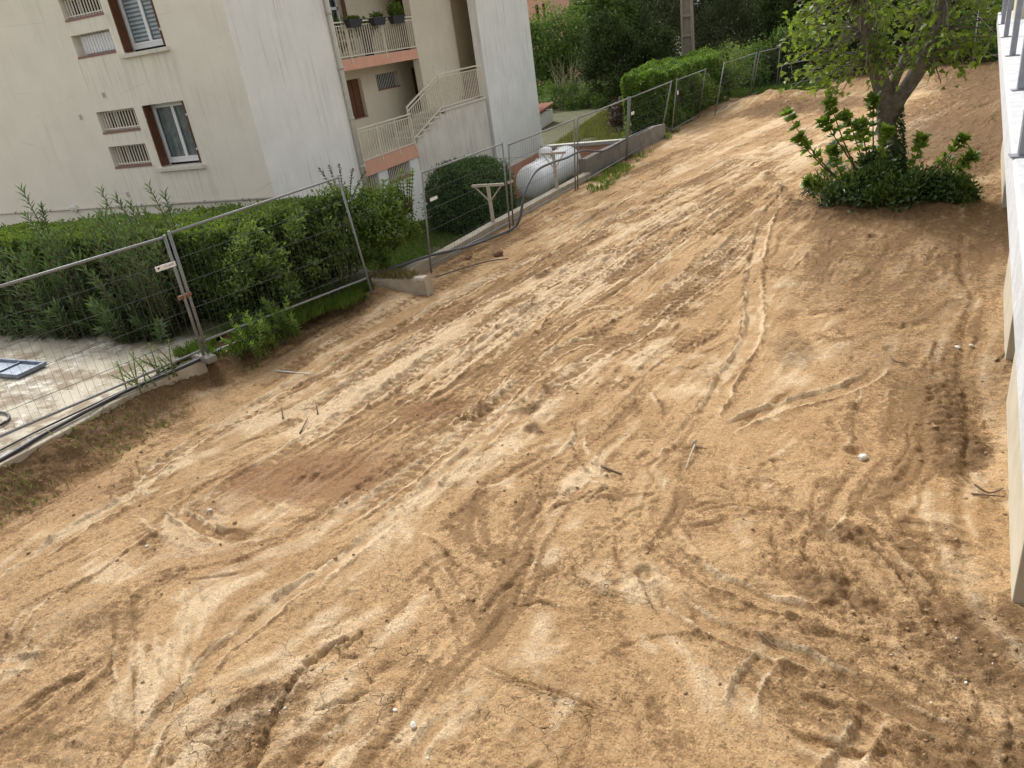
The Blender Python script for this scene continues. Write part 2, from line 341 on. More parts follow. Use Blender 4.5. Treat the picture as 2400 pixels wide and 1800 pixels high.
 ('dent',[(0.12,6.98)],0.09,0.08,0,0),
 ('dent',[(0.31,14.6)],0.12,0.1,0,0),
 ('dent',[(0.94,13.19)],0.07,0.06,0,0),
 ('dent',[(1.13,13.41)],0.07,0.06,0,0),
 ('dent',[(0.47,9.56)],0.08,0.05,0,0),
 ('dent',[(-1.48,11.75)],0.2,-0.03,0,0),
 ('dent',[(-3.45,7.27)],0.12,0.03,0,0),
 ('dent',[(-3.35,6.81)],0.07,0.04,0,0),
 ('dent',[(-0.93,5.62)],0.05,0.05,0,0),
 ('dent',[(-1.44,4.71)],0.08,0.05,0,0),
 ('crack',[(-3.56,3.38),(-3.64,3.24),(-3.69,3.11),(-3.7,2.93),(-3.66,2.71),(-3.59,2.5),(-3.51,2.29),(-3.47,2.15)],0.05,0.06,0,0),
 ('crack',[(-3.48,3.5),(-3.48,3.38),(-3.5,3.3),(-3.51,3.21)],0.025,0.04,0,0),
 ('crack',[(-3.58,3.28),(-3.49,3.21),(-3.34,3.23)],0.02,0.03,0,0),
 ('crack',[(-3.33,2.69),(-3.24,2.8),(-3.13,2.87),(-3.08,2.97)],0.02,0.03,0,0),
 ('crack',[(-3.15,3.07),(-3.09,3.05)],0.03,0.03,0,0),
 ('crack',[(-2.65,2.65),(-2.83,2.92),(-2.89,3.1)],0.012,0.015,0,0),
 ('crack',[(-2.86,2.53),(-2.73,2.59),(-2.6,2.66)],0.012,0.015,0,0),
 ('crack',[(-1.77,3.51),(-1.7,3.45),(-1.69,3.12),(-1.65,2.86)],0.01,0.012,0,0),
 ('crack',[(-4.07,2.0),(-4.07,2.15),(-3.91,2.24)],0.02,0.03,0,0),
 ('crack',[(-4.62,2.29),(-4.38,2.11),(-4.28,1.93)],0.01,0.012,0,0),
 ('crack',[(-2.36,4.1),(-2.1,4.21)],0.025,0.03,0,0),
 ('crack',[(-2.4,3.97),(-2.3,4.28)],0.015,0.02,0,0),
 ('groove',[(-4.2,2.63),(-4.02,2.82),(-3.83,3.0)],0.12,0.05,0,0),
 ('groove',[(-4.06,2.4),(-3.91,2.6),(-3.71,2.7)],0.14,0.06,0,0),
 ('groove',[(-3.72,2.3),(-3.67,2.51),(-3.65,2.68)],0.16,0.07,0,0),
 ('groove',[(-4.01,2.22),(-3.9,2.41)],0.1,0.04,0,0),
 ('groove',[(-3.98,3.24),(-3.93,3.45),(-3.84,3.63)],0.12,0.04,0,0),
 ('crack',[(-3.66,6.51),(-3.65,5.83)],0.02,0.03,0,0),
 ('crack',[(-2.21,5.58),(-2.18,5.73),(-2.13,5.82)],0.03,0.04,0,0),
 ('crack',[(-2.55,5.39),(-2.38,5.61),(-2.23,5.76)],0.03,0.035,0,0),
 ('crack',[(-2.93,7.14),(-2.8,6.91),(-2.8,6.62)],0.03,0.04,0,0),
 ('groove',[(1.74,14.88),(1.51,12.53),(1.61,11.59),(1.38,10.45),(1.21,9.0),(1.18,8.05),(1.11,7.16),(1.02,6.41),(0.94,5.55),(0.91,4.95)],0.1,0.035,0,0),
 ('groove',[(0.36,10.38),(0.82,10.53),(1.28,11.32),(1.61,11.59)],0.18,-0.05,0,0),
 ('groove',[(0.98,8.74),(1.01,8.02),(1.02,7.15)],0.25,-0.05,0,0),
 ('groove',[(-0.01,5.96),(0.29,6.12),(0.58,6.46)],0.12,-0.04,0,0),
 ('groove',[(-1.25,15.82),(-0.39,16.37),(0.56,17.29),(1.47,16.77)],0.5,-0.1,0,0),
 ('groove',[(-2.35,21.13),(-1.4,17.64),(-1.41,15.84)],0.3,-0.07,0,0),
 ('groove',[(-0.59,10.81),(-0.03,11.01),(0.59,11.56)],0.12,-0.025,0,0),
 ('groove',[(-0.62,9.71),(-0.16,9.9)],0.14,-0.03,0,0),
 ('groove',[(-0.56,10.32),(-0.16,9.97),(0.2,10.14)],0.2,0.03,0,0),
 ('groove',[(-0.1,11.55),(0.48,11.75)],0.2,0.02,0,0),
 ('tread',[(-3.55,14.77),(-3.88,13.35),(-4.11,11.89)],0.4,0.022,0.17,0.3),
 ('tread',[(-2.35,17.81),(-2.63,15.98),(-2.76,14.71)],0.55,0.022,0.18,0.3),
 ('tread',[(-6.24,11.39),(-6.18,9.94)],0.3,0.02,0.17,0.2),
 ('tread',[(-3.49,8.57),(-3.66,8.02)],0.3,0.022,0.16,0.2),
 ('tread',[(-5.53,6.44),(-5.72,5.99)],0.3,0.02,0.16,0.3),
 ('tread',[(-2.55,8.42),(-2.81,7.77)],0.35,0.02,0.17,0.2),
 ('tread',[(-4.45,3.52),(-4.32,3.84)],0.25,0.02,0.15,0.2),
 ('tread',[(-5.97,3.41),(-5.6,3.76)],0.25,0.02,0.14,0.2),
]
SOIL_ZONES = [
 ('red',-5.5,5.36,1.15,0.65,20,1),
 ('red',-4.85,7.11,0.7,0.35,30,0.9),
 ('red',-5.91,4.69,0.8,0.4,20,0.5),
 ('red',-4.73,6.07,0.7,0.4,30,0.5),
 ('red',-8.68,4.43,1.2,0.8,0,0.5),
 ('red',-5.57,3.96,1.6,0.6,10,0.35),
 ('red',0.3,7.26,1.0,0.8,0,0.3),
 ('dark',-9.82,5.01,1.3,0.9,70,1.0),
 ('dark',-9.61,6.38,0.7,1.1,-20,1.0),
 ('dark',-9.21,7.43,0.6,0.7,0,0.9),
 ('dark',1.03,7.57,0.28,1.2,0,0.7),
 ('dark',0.78,8.61,0.5,1.0,0,0.5),
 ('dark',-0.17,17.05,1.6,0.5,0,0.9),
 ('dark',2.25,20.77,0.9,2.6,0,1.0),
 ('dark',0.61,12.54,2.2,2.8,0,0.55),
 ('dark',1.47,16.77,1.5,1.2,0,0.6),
 ('dark',1.03,4.64,0.5,0.8,0,0.55),
 ('dark',0.57,4.72,0.7,0.35,20,0.35),
 ('dark',0.96,3.65,0.5,0.4,0,0.5),
 ('dark',-0.01,4.9,0.4,0.3,0,0.35),
 ('dark',-0.04,5.67,0.35,0.25,0,0.45),
 ('dark',0.4,6.49,0.4,0.25,30,0.4),
 ('dark',-3.85,2.58,0.5,0.35,30,0.5),
 ('dark',-3.6,7.36,0.28,0.18,45,0.8),
 ('dark',-3.29,6.93,0.12,0.18,0,0.9),
 ('dark',-5.98,2.94,0.5,0.25,30,0.5),
 ('dark',-6.52,2.53,0.8,0.4,30,0.4),
 ('dark',-8.3,10.65,0.8,0.5,30,0.8),
 ('dark',-8.92,12.36,0.9,0.6,0,0.9),
 ('dark',-5.54,12.61,0.5,0.3,40,0.6),
 ('dark',-5.53,17.11,1.5,0.4,70,0.5),
 ('dark',-6.0,22.18,2.0,0.5,75,0.4),
 ('dark',-2.67,32.47,2.5,2.0,0,0.7),
 ('dark',-0.54,33.41,2.5,2.0,0,0.6),
 ('dark',2.69,27.16,2.2,5.0,0,0.6),
 ('dark',-4.98,10.79,0.5,0.2,60,0.5),
 ('dark',-0.7,9.42,0.3,0.8,0,0.6),
 ('dark',-3.8,20.45,1.8,0.4,70,0.4),
 ('dark',0.44,5.17,1.3,1.1,0,0.25),
 ('dark',1.03,9.86,1.6,3.2,0,0.5),
 ('dark',-6.27,2.6,1.2,1.0,0,0.3),
 ('dark',2.4,23.59,2.8,6.0,0,0.85),
 ('dark',-0.04,14.49,1.6,1.6,0,0.35),
 ('dark',-5.02,1.88,0.8,0.5,0,0.35),
 ('dark',-0.1,3.92,1.2,0.8,0,0.28),
 ('dark',0.41,3.66,0.9,0.5,0,0.25),
 ('pale',-4.83,11.65,1.2,3.0,-25,0.8),
 ('pale',-4.03,16.9,1.0,3.5,-20,0.8),
 ('pale',-2.36,22.28,1.4,4.0,-15,0.8),
 ('pale',-6.12,7.97,1.1,1.2,0,0.7),
 ('pale',-6.6,6.6,0.9,0.8,0,0.6),
 ('pale',-6.11,9.23,1.0,1.4,-20,0.7),
 ('pale',-3.36,3.51,0.55,0.4,20,0.7),
 ('pale',-3.59,2.9,0.45,0.35,30,0.8),
 ('pale',-4.03,2.37,0.5,0.3,0,0.6),
 ('pale',-2.98,2.76,0.6,0.4,0,0.6),
 ('pale',-1.97,4.61,0.6,0.4,0,0.6),
 ('pale',-3.05,6.2,0.8,0.7,0,0.5),
 ('pale',-2.83,8.78,1.0,1.0,0,0.6),
 ('pale',0.93,26.46,2.0,3.0,0,0.6),
 ('pale',-6.47,3.54,0.4,0.25,20,0.8),
 ('pale',-4.76,3.44,0.6,0.4,0,0.5),
 ('pale',-1.65,8.28,0.7,0.6,0,0.5),
 ('pale',-0.87,12.13,0.3,0.4,0,0.8),
 ('pale',-3.6,5.92,0.7,0.5,30,0.6),
 ('pale',-4.72,2.4,0.5,0.4,0,0.5),
 ('pale',-1.83,3.34,0.35,0.6,0,0.4),
 ('rough',-9.82,5.01,1.3,1.0,70,1.0),
 ('rough',-9.61,6.38,0.6,1.2,-20,1.0),
 ('rough',-9.21,7.43,0.6,0.8,0,1.0),
 ('rough',-8.42,11.59,1.0,0.8,0,0.9),
 ('rough',-0.18,17.42,1.8,0.7,0,1.0),
 ('rough',2.25,20.77,0.8,2.5,0,1.0),
 ('rough',1.06,7.84,0.35,1.6,0,1.0),
 ('rough',-3.74,2.49,0.5,0.5,0,0.7),
 ('rough',0.82,4.58,0.6,0.8,0,0.8),
 ('rough',0.02,4.86,0.4,0.25,0,1.0),
 ('rough',-0.0,5.67,0.3,0.25,0,0.9),
 ('rough',-3.53,7.55,0.3,0.3,0,0.8),
 ('rough',-2.53,5.73,0.35,0.2,0,0.8),
 ('rough',-2.5,32.36,2.5,2.2,0,1.0),
 ('rough',2.91,29.82,2.5,4.0,0,0.9),
 ('rough',0.95,13.42,2.0,2.5,0,0.35),
 ('rough',0.86,3.71,0.7,0.5,0,0.8),
 ('rough',-3.31,2.44,0.4,0.3,0,0.8),
 ('moss',1.17,5.89,0.3,1.2,0,0),
 ('smooth',-0.63,12.34,0.5,0.8,0,1.0),
 ('smooth',-0.26,8.82,1.2,0.5,0,0.7),
 ('smooth',1.92,12.53,0.4,2.5,0,1.0),
 ('smooth',0.66,7.68,0.35,0.4,0,0.9),
 ('cracked',-3.37,3.05,0.9,0.7,0,1.0),
 ('cracked',-4.09,2.35,0.7,0.5,0,0.9),
 ('cracked',-1.71,3.11,0.6,0.5,0,0.7),
 ('cracked',-1.92,4.57,0.5,0.4,0,0.7),
 ('cracked',-3.67,4.12,0.6,0.5,0,0.5),
 ('cracked',-4.06,2.07,0.6,0.3,0,0.8),
 ('cracked',-2.08,2.79,0.6,0.4,0,0.5),
]
# places of single things lying on the soil (metres)
WP = {
 'stickA0': (-2.276, 6.201),
 'stickA1': (-2.028, 6.103),
 'root0': (-1.450, 6.772),
 'root1': (-1.411, 6.709),
 'root2': (-1.398, 6.737),
 'root3': (-1.415, 6.503),
 'root4': (-1.425, 6.337),
 'rootb0': (-1.412, 6.761),
 'rootb1': (-1.293, 6.740),
 'twA0': (1.068, 6.452),
 'twA1': (1.320, 6.479),
 'twB0': (1.094, 6.553),
 'twB1': (1.205, 6.501),
 'twB2': (1.315, 6.565),
 'twC0': (1.585, 9.371),
 'twC1': (1.706, 9.630),
 'twD0': (-0.477, 4.238),
 'twD1': (-0.342, 4.161),
 'twE0': (-6.832, 6.551),
 'twE1': (-6.940, 6.690),
 'twF0': (-6.391, 6.741),
 'twF1': (-6.465, 6.838),
 'twG0': (-6.305, 6.250),
 'twG1': (-6.423, 6.570),
 'twH0': (0.468, 9.340),
 'twH1': (0.534, 9.158),
 'twH2': (0.671, 9.149),
 'wl0': (-8.058, 7.854),
 'wl1': (-7.270, 7.829),
 'white1': (-2.579, 2.796),
 'white2': (-2.786, 2.882),
 'white3': (-6.156, 4.528),
 'white4': (-6.402, 3.874),
 'stone1': (-6.947, 13.846),
 'stone2': (-7.552, 13.630),
 'heap': (0.191, 6.846),
 'rub2': (1.233, 9.793),
 'rub3': (1.392, 9.887),
 'bag': (-9.329, 4.785),
 'treerub': (0.669, 16.660),
 'treerub2': (1.118, 17.369),
 'stump': (-0.668, 17.985),
}

# ================================================================ GROUND
def lerp_tab(y, tab):
    ys, xs = zip(*tab); return np.interp(y, ys, xs)
LEFT = [(0, -9.3), (6.4, -9.25), (7.6, -9.35), (8.5, -9.6), (11.2, -8.95), (12.2, -8.42), (12.9, -8.24), (21.4, -7.38), (28.2, -6.72), (29.2, -7.4), (33, -9.5), (36, -10), (48, -14)]
def wall_x(y): return .615+.1137*y

# ---- bare soil of the building plot
def build_soil():
    ny, nx = 1180, 560
    t = np.linspace(0, 1, ny); y0, y1, k = 1.15, 47.0, 2.4
    ys = (y0+k)*((y1+k)/(y0+k))**t-k
    U, Yg = np.meshgrid(np.linspace(0, 1, nx), ys)
    xl = lerp_tab(ys, LEFT)[:, None]; xr = (wall_x(ys)+1.6+np.clip(ys-20, 0, 30)*.25)[:, None]
    X = xl+U*(xr-xl); Y = Yg
    nz = {}
    Zh = np.zeros_like(X); soft = np.zeros_like(X); fresh = np.zeros_like(X); rimcol = np.zeros_like(X); lc = np.zeros_like(X)
    att = {k: np.zeros_like(X) for k in ('dark', 'red', 'pale', 'rough', 'cracked', 'smooth', 'moss')}
    jx = X+.22*(vnoise(X, Y, 1.9, 3, .6, 3.)-.5)*2; jy = Y+.22*(vnoise(X, Y, 1.9, 3, .6, 40.)-.5)*2
    for kind, zx, zy, rx, ry, a, s in SOIL_ZONES:
        c, sn = math.cos(math.radians(a)), math.sin(math.radians(a))
        dx = jx-zx; dy = jy-zy; p = (c*dx+sn*dy)/rx; q = (-sn*dx+c*dy)/ry
        g = s*(1-sstep(.35, 1.25, np.sqrt(p*p+q*q)))
        att[kind] = np.maximum(att[kind], g)
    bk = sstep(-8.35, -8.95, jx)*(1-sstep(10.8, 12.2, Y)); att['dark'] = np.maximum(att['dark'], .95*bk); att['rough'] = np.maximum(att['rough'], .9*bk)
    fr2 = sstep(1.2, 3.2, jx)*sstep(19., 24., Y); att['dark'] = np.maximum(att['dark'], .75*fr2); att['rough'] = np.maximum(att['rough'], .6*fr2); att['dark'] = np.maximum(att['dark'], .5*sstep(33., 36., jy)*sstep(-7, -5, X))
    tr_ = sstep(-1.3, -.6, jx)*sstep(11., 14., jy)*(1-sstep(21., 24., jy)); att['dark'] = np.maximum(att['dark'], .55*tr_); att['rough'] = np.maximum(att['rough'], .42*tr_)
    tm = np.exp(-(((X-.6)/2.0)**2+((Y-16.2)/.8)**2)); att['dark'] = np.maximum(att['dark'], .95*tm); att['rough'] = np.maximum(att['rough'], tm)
    # large, gentle relief
    Zh += .09*(vnoise(X, Y, .35, 3, .5, 7.)-.5)+.05*(vnoise(X, Y, 1.1, 3, .5, 9.)-.5)
    # streaks along the way the machines drive (down-left to up-right)
    ang = math.radians(68); ca, sa = math.cos(ang), math.sin(ang)
    sx = ca*X+sa*Y; sy = -sa*X+ca*Y
    road = np.exp(-((sy+3.6+.9*np.sin(sx*.25))/2.4)**2)*sstep(3., 7., Y)
    Zh += .022*road*(vnoise(sx*.22, sy*2.6, 1., 4, .6, 11.)-.5)
    # the direction in which the soil was dragged, from the marks themselves; streaks follow it
    gx = np.arange(-16., 12., .25); gy = np.arange(0., 50., .25); GX, GY = np.meshgrid(gx, gy)
    a0 = math.radians(112-22); pa = np.radians(79-6*sstep(12., 22., GY)+44*sstep(-1.6, -1.1, GX)*(1-sstep(5.8, 6.6, GY))); T1 = 1.5*np.cos(2*pa); T2 = 1.5*np.sin(2*pa)
    for kind, P, wd, dp, a1, a2 in SOIL_MARKS:
        if kind in ('dent', 'crack', 'tread'): continue
        for (ax, ay), (bx, by) in zip(P, P[1:]):
            l = math.hypot(bx-ax, by-ay)
            if l < .02: continue
            th = math.atan2(by-ay, bx-ax)
            for q in np.linspace(0, 1, max(2, int(l/.4))):
                ww = 1.2*np.exp(-((GX-ax-(bx-ax)*q)**2+(GY-ay-(by-ay)*q)**2)/.10); T1 += ww*math.cos(2*th); T2 += ww*math.sin(2*th)
    def flow(x, y):
        fx = np.clip((x+16.)/.25, 0, len(gx)-1.01); fy = np.clip(y/.25, 0, len(gy)-1.01); i = fx.astype(int); j = fy.astype(int); u = fx-i; v = fy-j
        def s(T): return (T[j, i]*(1-u)+T[j, i+1]*u)*(1-v)+(T[j+1, i]*(1-u)+T[j+1, i+1]*u)*v
        th = .5*np.arctan2(s(T2), s(T1)); return np.cos(th), np.sin(th)
    def lic(scale, step, n, off):
        acc = vnoise(X, Y, scale, 2, .5, off); cnt = 1
        for sg in (1, -1):
            x, y = X.copy(), Y.copy(); px_, py_ = flow(x, y); px_, py_ = px_*sg, py_*sg
            for k in range(n):
                x += px_*step; y += py_*step; qx, qy = flow(x, y); d = np.sign(qx*px_+qy*py_); d[d == 0] = 1; px_, py_ = qx*d, qy*d
                acc += vnoise(x, y, scale, 2, .5, off); cnt += 1
        acc /= cnt; m, sd_ = acc.mean(), acc.std(); return (acc-m)/sd_
    st1 = lic(5.0, .12, 7, 101.); st2 = lic(13.0, .05, 6, 131.); st3 = lic(1.8, .30, 5, 151.)
    keep = 1-.65*np.clip(np.maximum(att['smooth'], att['rough']*.7), 0, 1)
    patchy = .45+.9*sstep(.38, .66, vnoise(X, Y, .55, 3, .55, 161.))
    Zh += keep*patchy*(.0065*st1+.0042*st2)+.006*st3
    streak = .55*st1+.35*st2+.45*st3
    # strokes and short tread prints left everywhere along that direction
    rs_ = random.Random(5); extra = []
    for i in range(260):
        y = 1.6+rs_.random()**1.7*24; x = -8.6+rs_.random()*(8.6+.115*y+.6); fx_, fy_ = flow(np.array([x]), np.array([y])); th = math.atan2(fy_[0], fx_[0])+rs_.gauss(0, .13); l = .25+rs_.random()**2*1.3; bend = rs_.gauss(0, .12)
        P = [(x+l*q*math.cos(th+bend*q), y+l*q*math.sin(th+bend*q)) for q in (-.5, -.15, .2, .5)]
        k = rs_.random()
        if k < .55: extra.append(('lines', P, .10+.25*rs_.random(), .010+.018*rs_.random(), rs_.randint(1, 3), 0))
        elif k < .75: extra.append(('groove', P, .04+.05*rs_.random(), .012+.025*rs_.random(), 0, 0))
        elif k < .87: extra.append(('groove', P, .05+.08*rs_.random(), -.012-.02*rs_.random(), 0, 0))
        elif y > 5 and x < -1.5: extra.append(('tread', P, .22+.2*rs_.random(), .018+.012*rs_.random(), .10+.06*rs_.random(), .3*rs_.random()))
    def trace(x, y, length, jit=.03):
        P = [(x, y)]
        for sg in (1, -1):
            px_, py_ = flow(np.array([x]), np.array([y])); ux, uy = px_[0]*sg, py_[0]*sg; cx_, cy_ = x, y; Q = []
            for k in range(int(length/2/.35)):
                qx, qy = flow(np.array([cx_]), np.array([cy_])); qx, qy = qx[0], qy[0]
                if qx*ux+qy*uy < 0: qx, qy = -qx, -qy
                ux, uy = qx, qy; cx_ += ux*.35+rs_.gauss(0, jit)*-uy; cy_ += uy*.35+rs_.gauss(0, jit)*ux; Q.append((cx_, cy_))
            P = P+Q if sg == 1 else Q[::-1]+P
        return P
    for i in range(135):
        y = 3.0+rs_.random()**1.0*25; x = -8.4+rs_.random()*(8.4+.11*y+.5); l = 1.5+rs_.random()*5.5; k = rs_.random()
        if x > -1.1 and y > 7.5: l *= .25
        P = trace(x, y, l)
        if k < .38: extra.append(('groove', P, .045+.06*rs_.random(), .018+.026*rs_.random(), 1, 0))
        elif k < .58: extra.append(('groove', P, .04+.05*rs_.random(), -.010-.014*rs_.random(), 0, 0))
        elif k < .80: extra.append(('lines', P, .16+.30*rs_.random(), .014+.012*rs_.random(), rs_.randint(2, 4), 0))
        elif k < .92 and y > 6 and x < -2: extra.append(('tread', P, .26+.14*rs_.random(), .016+.012*rs_.random(), .14+.05*rs_.random(), .35*rs_.random()))
        else: extra.append(('rut', P, .14+.1*rs_.random(), .02+.015*rs_.random(), .5, .5))
    # criss-cross scrapes and wheel prints in the near part
    for i in range(135):
        y = 1.5+rs_.random()**1.2*7.5; x = -8.2+rs_.random()*(8.2+.1*y+.6); th = math.radians(rs_.choice((74, 80, 86, 118, 128, 160, 172, 30, 55))+rs_.gauss(0, 9)); l = .3+rs_.random()*1.1; bend = rs_.gauss(0, .35)
        P = [(x+l*q*math.cos(th+bend*q), y+l*q*math.sin(th+bend*q)) for q in (-.5, -.2, .2, .5)]; k = rs_.random()
        if k < .42: extra.append(('lines', P, .14+.28*rs_.random(), .016+.014*rs_.random(), rs_.randint(2, 4), 0))
        elif k < .64: extra.append(('rut', P, .10+.12*rs_.random(), .022+.02*rs_.random(), .5, .6))
        elif k < .80: extra.append(('groove', P, .04+.05*rs_.random(), .022+.02*rs_.random(), 0, 0))
        elif k < .92: extra.append(('groove', P, .05+.06*rs_.random(), -.014-.014*rs_.random(), 0, 0))
        else: extra.append(('tread', P, .20+.15*rs_.random(), .016, .10+.04*rs_.random(), .2))
    # pairs of wheel tracks along the drive
    for (x, y) in ((-3.2, 9.5), (-4.6, 11.5), (-2.2, 12.5), (-5.6, 9.0), (-3.9, 15.)):
        a = trace(x, y, 11., .015); fx_, fy_ = flow(np.array([x]), np.array([y])); b2 = [(p-fy_[0]*1.35*np.sign(fx_[0]+1e-6), q+fx_[0]*1.35*np.sign(fx_[0]+1e-6)) for p, q in a]
        for P in (a, b2): extra.append(('rut', P, .24, .030, .5, .7)); extra.append(('tread', P, .20, .016, .15, .3))
    for i in range(60):
        y = 1.5+rs_.random()**1.6*16; x = -8.3+rs_.random()*(8.3+.1*y); extra.append(('dent', [(x, y)], .025+.04*rs_.random(), .010+.014*rs_.random(), 0, 0))
    # marks
    def near(P, m):
        a = np.array(P); lo = a.min(0)-m; hi = a.max(0)+m
        r0, r1 = np.searchsorted(ys, lo[1]), np.searchsorted(ys, hi[1])
        return slice(max(r0, 0), min(r1, ny)), lo, hi
    def sd(P, x, y):
        best = np.full(x.shape, 1e9); S = np.zeros(x.shape); D = np.zeros(x.shape); E = np.zeros(x.shape); L = 0.0
        tot = sum(math.hypot(P[i+1][0]-P[i][0], P[i+1][1]-P[i][1]) for i in range(len(P)-1))
        for i in range(len(P)-1):
            (ax, ay), (bx, by) = P[i], P[i+1]; vx, vy = bx-ax, by-ay; l = math.hypot(vx, vy)
            if l < 1e-6: continue
            vx /= l; vy /= l; s = (x-ax)*vx+(y-ay)*vy; sc = np.clip(s, 0, l)
            ex = x-(ax+vx*sc); ey = y-(ay+vy*sc); d = np.hypot(ex, ey); m = d < best
            best[m] = d[m]; S[m] = (L+sc)[m]; D[m] = ((x-ax)*-vy+(y-ay)*vx)[m]; L += l
        return best, S, D, tot
    def smooth_line(P):
        if len(P) < 3: return P
        P = np.array(P); out = [P[0]]
        for i in range(len(P)-1):
            p0 = P[max(i-1, 0)]; p1 = P[i]; p2 = P[i+1]; p3 = P[min(i+2, len(P)-1)]
            for t in (.25, .5, .75, 1.):
                out.append(.5*((2*p1)+(-p0+p2)*t+(2*p0-5*p1+4*p2-p3)*t*t+(-p0+3*p1-3*p2+p3)*t**3))
        return [tuple(v) for v in out]
    for n, (kind, P, wd, dp, a1, a2) in enumerate(extra+SOIL_MARKS):
        dp = dp*{'rut': .8, 'groove': .75, 'lines': 1.3, 'tread': 1.5, 'crack': .9, 'dent': .6}[kind]*(.68 if n < len(extra) else (1.0 if P[0][1] < 8 else .9)); P = smooth_line(P); rs, lo, hi = near(P, wd*1.6+.15)
        if rs.stop <= rs.start: continue
        x = X[rs]; y = Y[rs]; msk = (x > lo[0]) & (x < hi[0])
        cols = np.where(msk.any(0))[0]
        if len(cols) == 0: continue
        cs = slice(cols[0], cols[-1]+1); x = x[:, cs]; y = y[:, cs]; z = Zh[rs, cs]
        jig = .35*wd*(vnoise(x, y, 5., 3, .6, n*3.1)-.5) if kind != 'tread' else .05*wd*(vnoise(x, y, 6., 2, .5, n*3.1)-.5)
        if kind == 'dent':
            r = np.hypot(x-P[0][0], y-P[0][1])+jig; z -= dp*(1-sstep(wd*.55, wd*1.15, r)); z += .3*dp*np.exp(-((r-wd*1.35)/(wd*.3))**2)
            soft[rs, cs] = np.maximum(soft[rs, cs], .0); Zh[rs, cs] = z; continue
        if kind == 'crack':
            j2 = .05*(vnoise(x, y, 9., 3, .6, n*2.)-.5)*2; b, S, D, L = sd(P, x+j2, y-j2*.7)
            ww = wd*(.35+1.1*vnoise(x, y, 4., 2, .5, n*5.)); z -= dp*(1-sstep(ww*.25, ww*.75, b)); z += .35*dp*np.exp(-((b-ww*1.3)/(ww*.8))**2)*vnoise(x, y, 7., 2, .5, n*9.)
            Zh[rs, cs] = z; continue
        b, S, D, L = sd(P, x+jig, y+jig*.6); hw = wd*.5
        end = sstep(0, .35, S+.0001)*sstep(0, .35, L-S+.0001); end = np.where((S <= 1e-6) | (S >= L-1e-6), end*.0+.0, end)
        wear = .45+.75*vnoise(x, y, 1.7, 3, .6, n*1.3)
        if kind == 'rut':
            ins = (1-sstep(hw*.82, hw*1.05, b))*end; brm = np.exp(-((b-hw*1.25)/(hw*.28))**2)*end; rim = np.exp(-((b-hw*1.04)/(.022))**2)*end*sstep(.35, .6, vnoise(x, y, 2.2, 3, .6, n*8.))
            z = z*(1-.6*ins)-dp*ins*wear+a1*dp*brm*wear*(.5+vnoise(x, y, 8., 2, .5, n))+.011*rim; rimcol[rs, cs] = np.maximum(rimcol[rs, cs], rim)
            att['smooth'][rs, cs] = np.maximum(att['smooth'][rs, cs], ins*.8); att['pale'][rs, cs] = np.maximum(att['pale'][rs, cs], .35*ins*a2)
            att['rough'][rs, cs] = np.maximum(att['rough'][rs, cs], .6*brm); fresh[rs, cs] = np.maximum(fresh[rs, cs], .8*brm*vnoise(x, y, 3., 3, .6, n*2.2)*1.6)
        elif kind == 'tread':
            ins = (1-sstep(hw*.85, hw*1.1, b))*end
            ph = (S+a2*np.abs(D))/a1+.15*(vnoise(x, y, 4., 2, .5, n)-.5); bar = sstep(-.25, .35, np.sin(2*math.pi*ph))
            half = sstep(hw*.06, hw*.14, np.abs(D+jig))
            z -= dp*ins*(bar*half-.35)*wear*(1. if n >= len(extra) else sstep(.3, .55, vnoise(x, y, 1.3, 3, .6, n*7.)+.12))
            att['rough'][rs, cs] = np.maximum(att['rough'][rs, cs], .25*ins); fresh[rs, cs] = np.maximum(fresh[rs, cs], ins*(.25+.75*(1-bar*half))*wear)
        elif kind == 'lines':
            m = int(a1); acc = 0
            for i in range(m):
                c = (i+.5)/m*wd-hw+wd*.12*(random.random()-.5); gw = wd/m*(.16+.18*random.random())
                loc = sstep(.36, .62, vnoise(S*.9+i*9.1, D*0+i*3., 1., 2, .5, n*4.))
                acc = acc+(np.exp(-((D-c)/gw)**2)-.5*np.exp(-((D-c-gw*1.7)/gw)**2))*loc*(.5+random.random())
            ins = (1-sstep(hw*.9, hw*1.4, b))*end
            z -= dp*acc*ins; lc[rs, cs] += np.clip(acc, -1, 1)*ins*.5
        else:
            g = np.exp(-(b/(hw*1.0))**2)*end; z -= dp*g*wear
            if dp > 0: z += .35*dp*np.exp(-((b-hw*1.9)/(hw*.6))**2)*end*wear; fresh[rs, cs] = np.maximum(fresh[rs, cs], .8*np.exp(-((b-hw*1.6)/(hw*1.1))**2)*end*wear*sstep(.35, .6, vnoise(x, y, 1.5, 3, .6, n*3.3)))
            else: att['rough'][rs, cs] = np.maximum(att['rough'][rs, cs], .8*g); fresh[rs, cs] = np.maximum(fresh[rs, cs], .8*g*wear)
        Zh[rs, cs] = z
    # crumbly fine relief, stronger where the soil is loose
    r = np.clip(att['rough'], 0, 1); sm = np.clip(att['smooth'], 0, 1)
    wobx = X+.05*(vnoise(X, Y, 6., 2, .5, 21.)-.5); woby = Y+.05*(vnoise(X, Y, 6., 2, .5, 22.)-.5)
    fine = vnoise(wobx, woby, 11., 3, .6, 13.)-.5; mid = vnoise(wobx, woby, 4.2, 3, .55, 15.)-.5
    clod = np.maximum(0, vnoise(X, Y, 14., 2, .5, 19.)-.62)*2.6
    patch = sstep(.42, .62, vnoise(X, Y, .8, 3, .55, 23.))
    Zh += (.012+.024*patch+.055*r)*(1-.75*sm)*fine+(.008+.016*patch+.085*r)*(1-.7*sm)*mid+(.004+.012*patch+.045*r)*(1-.8*sm)*clod
    # chunky scarps like broken crust
    crust = vnoise(wobx, woby, 2.3, 4, .6, 31.); Zh += .013*sstep(.49, .51, crust)*(1-sm)*(.15+.85*patch)
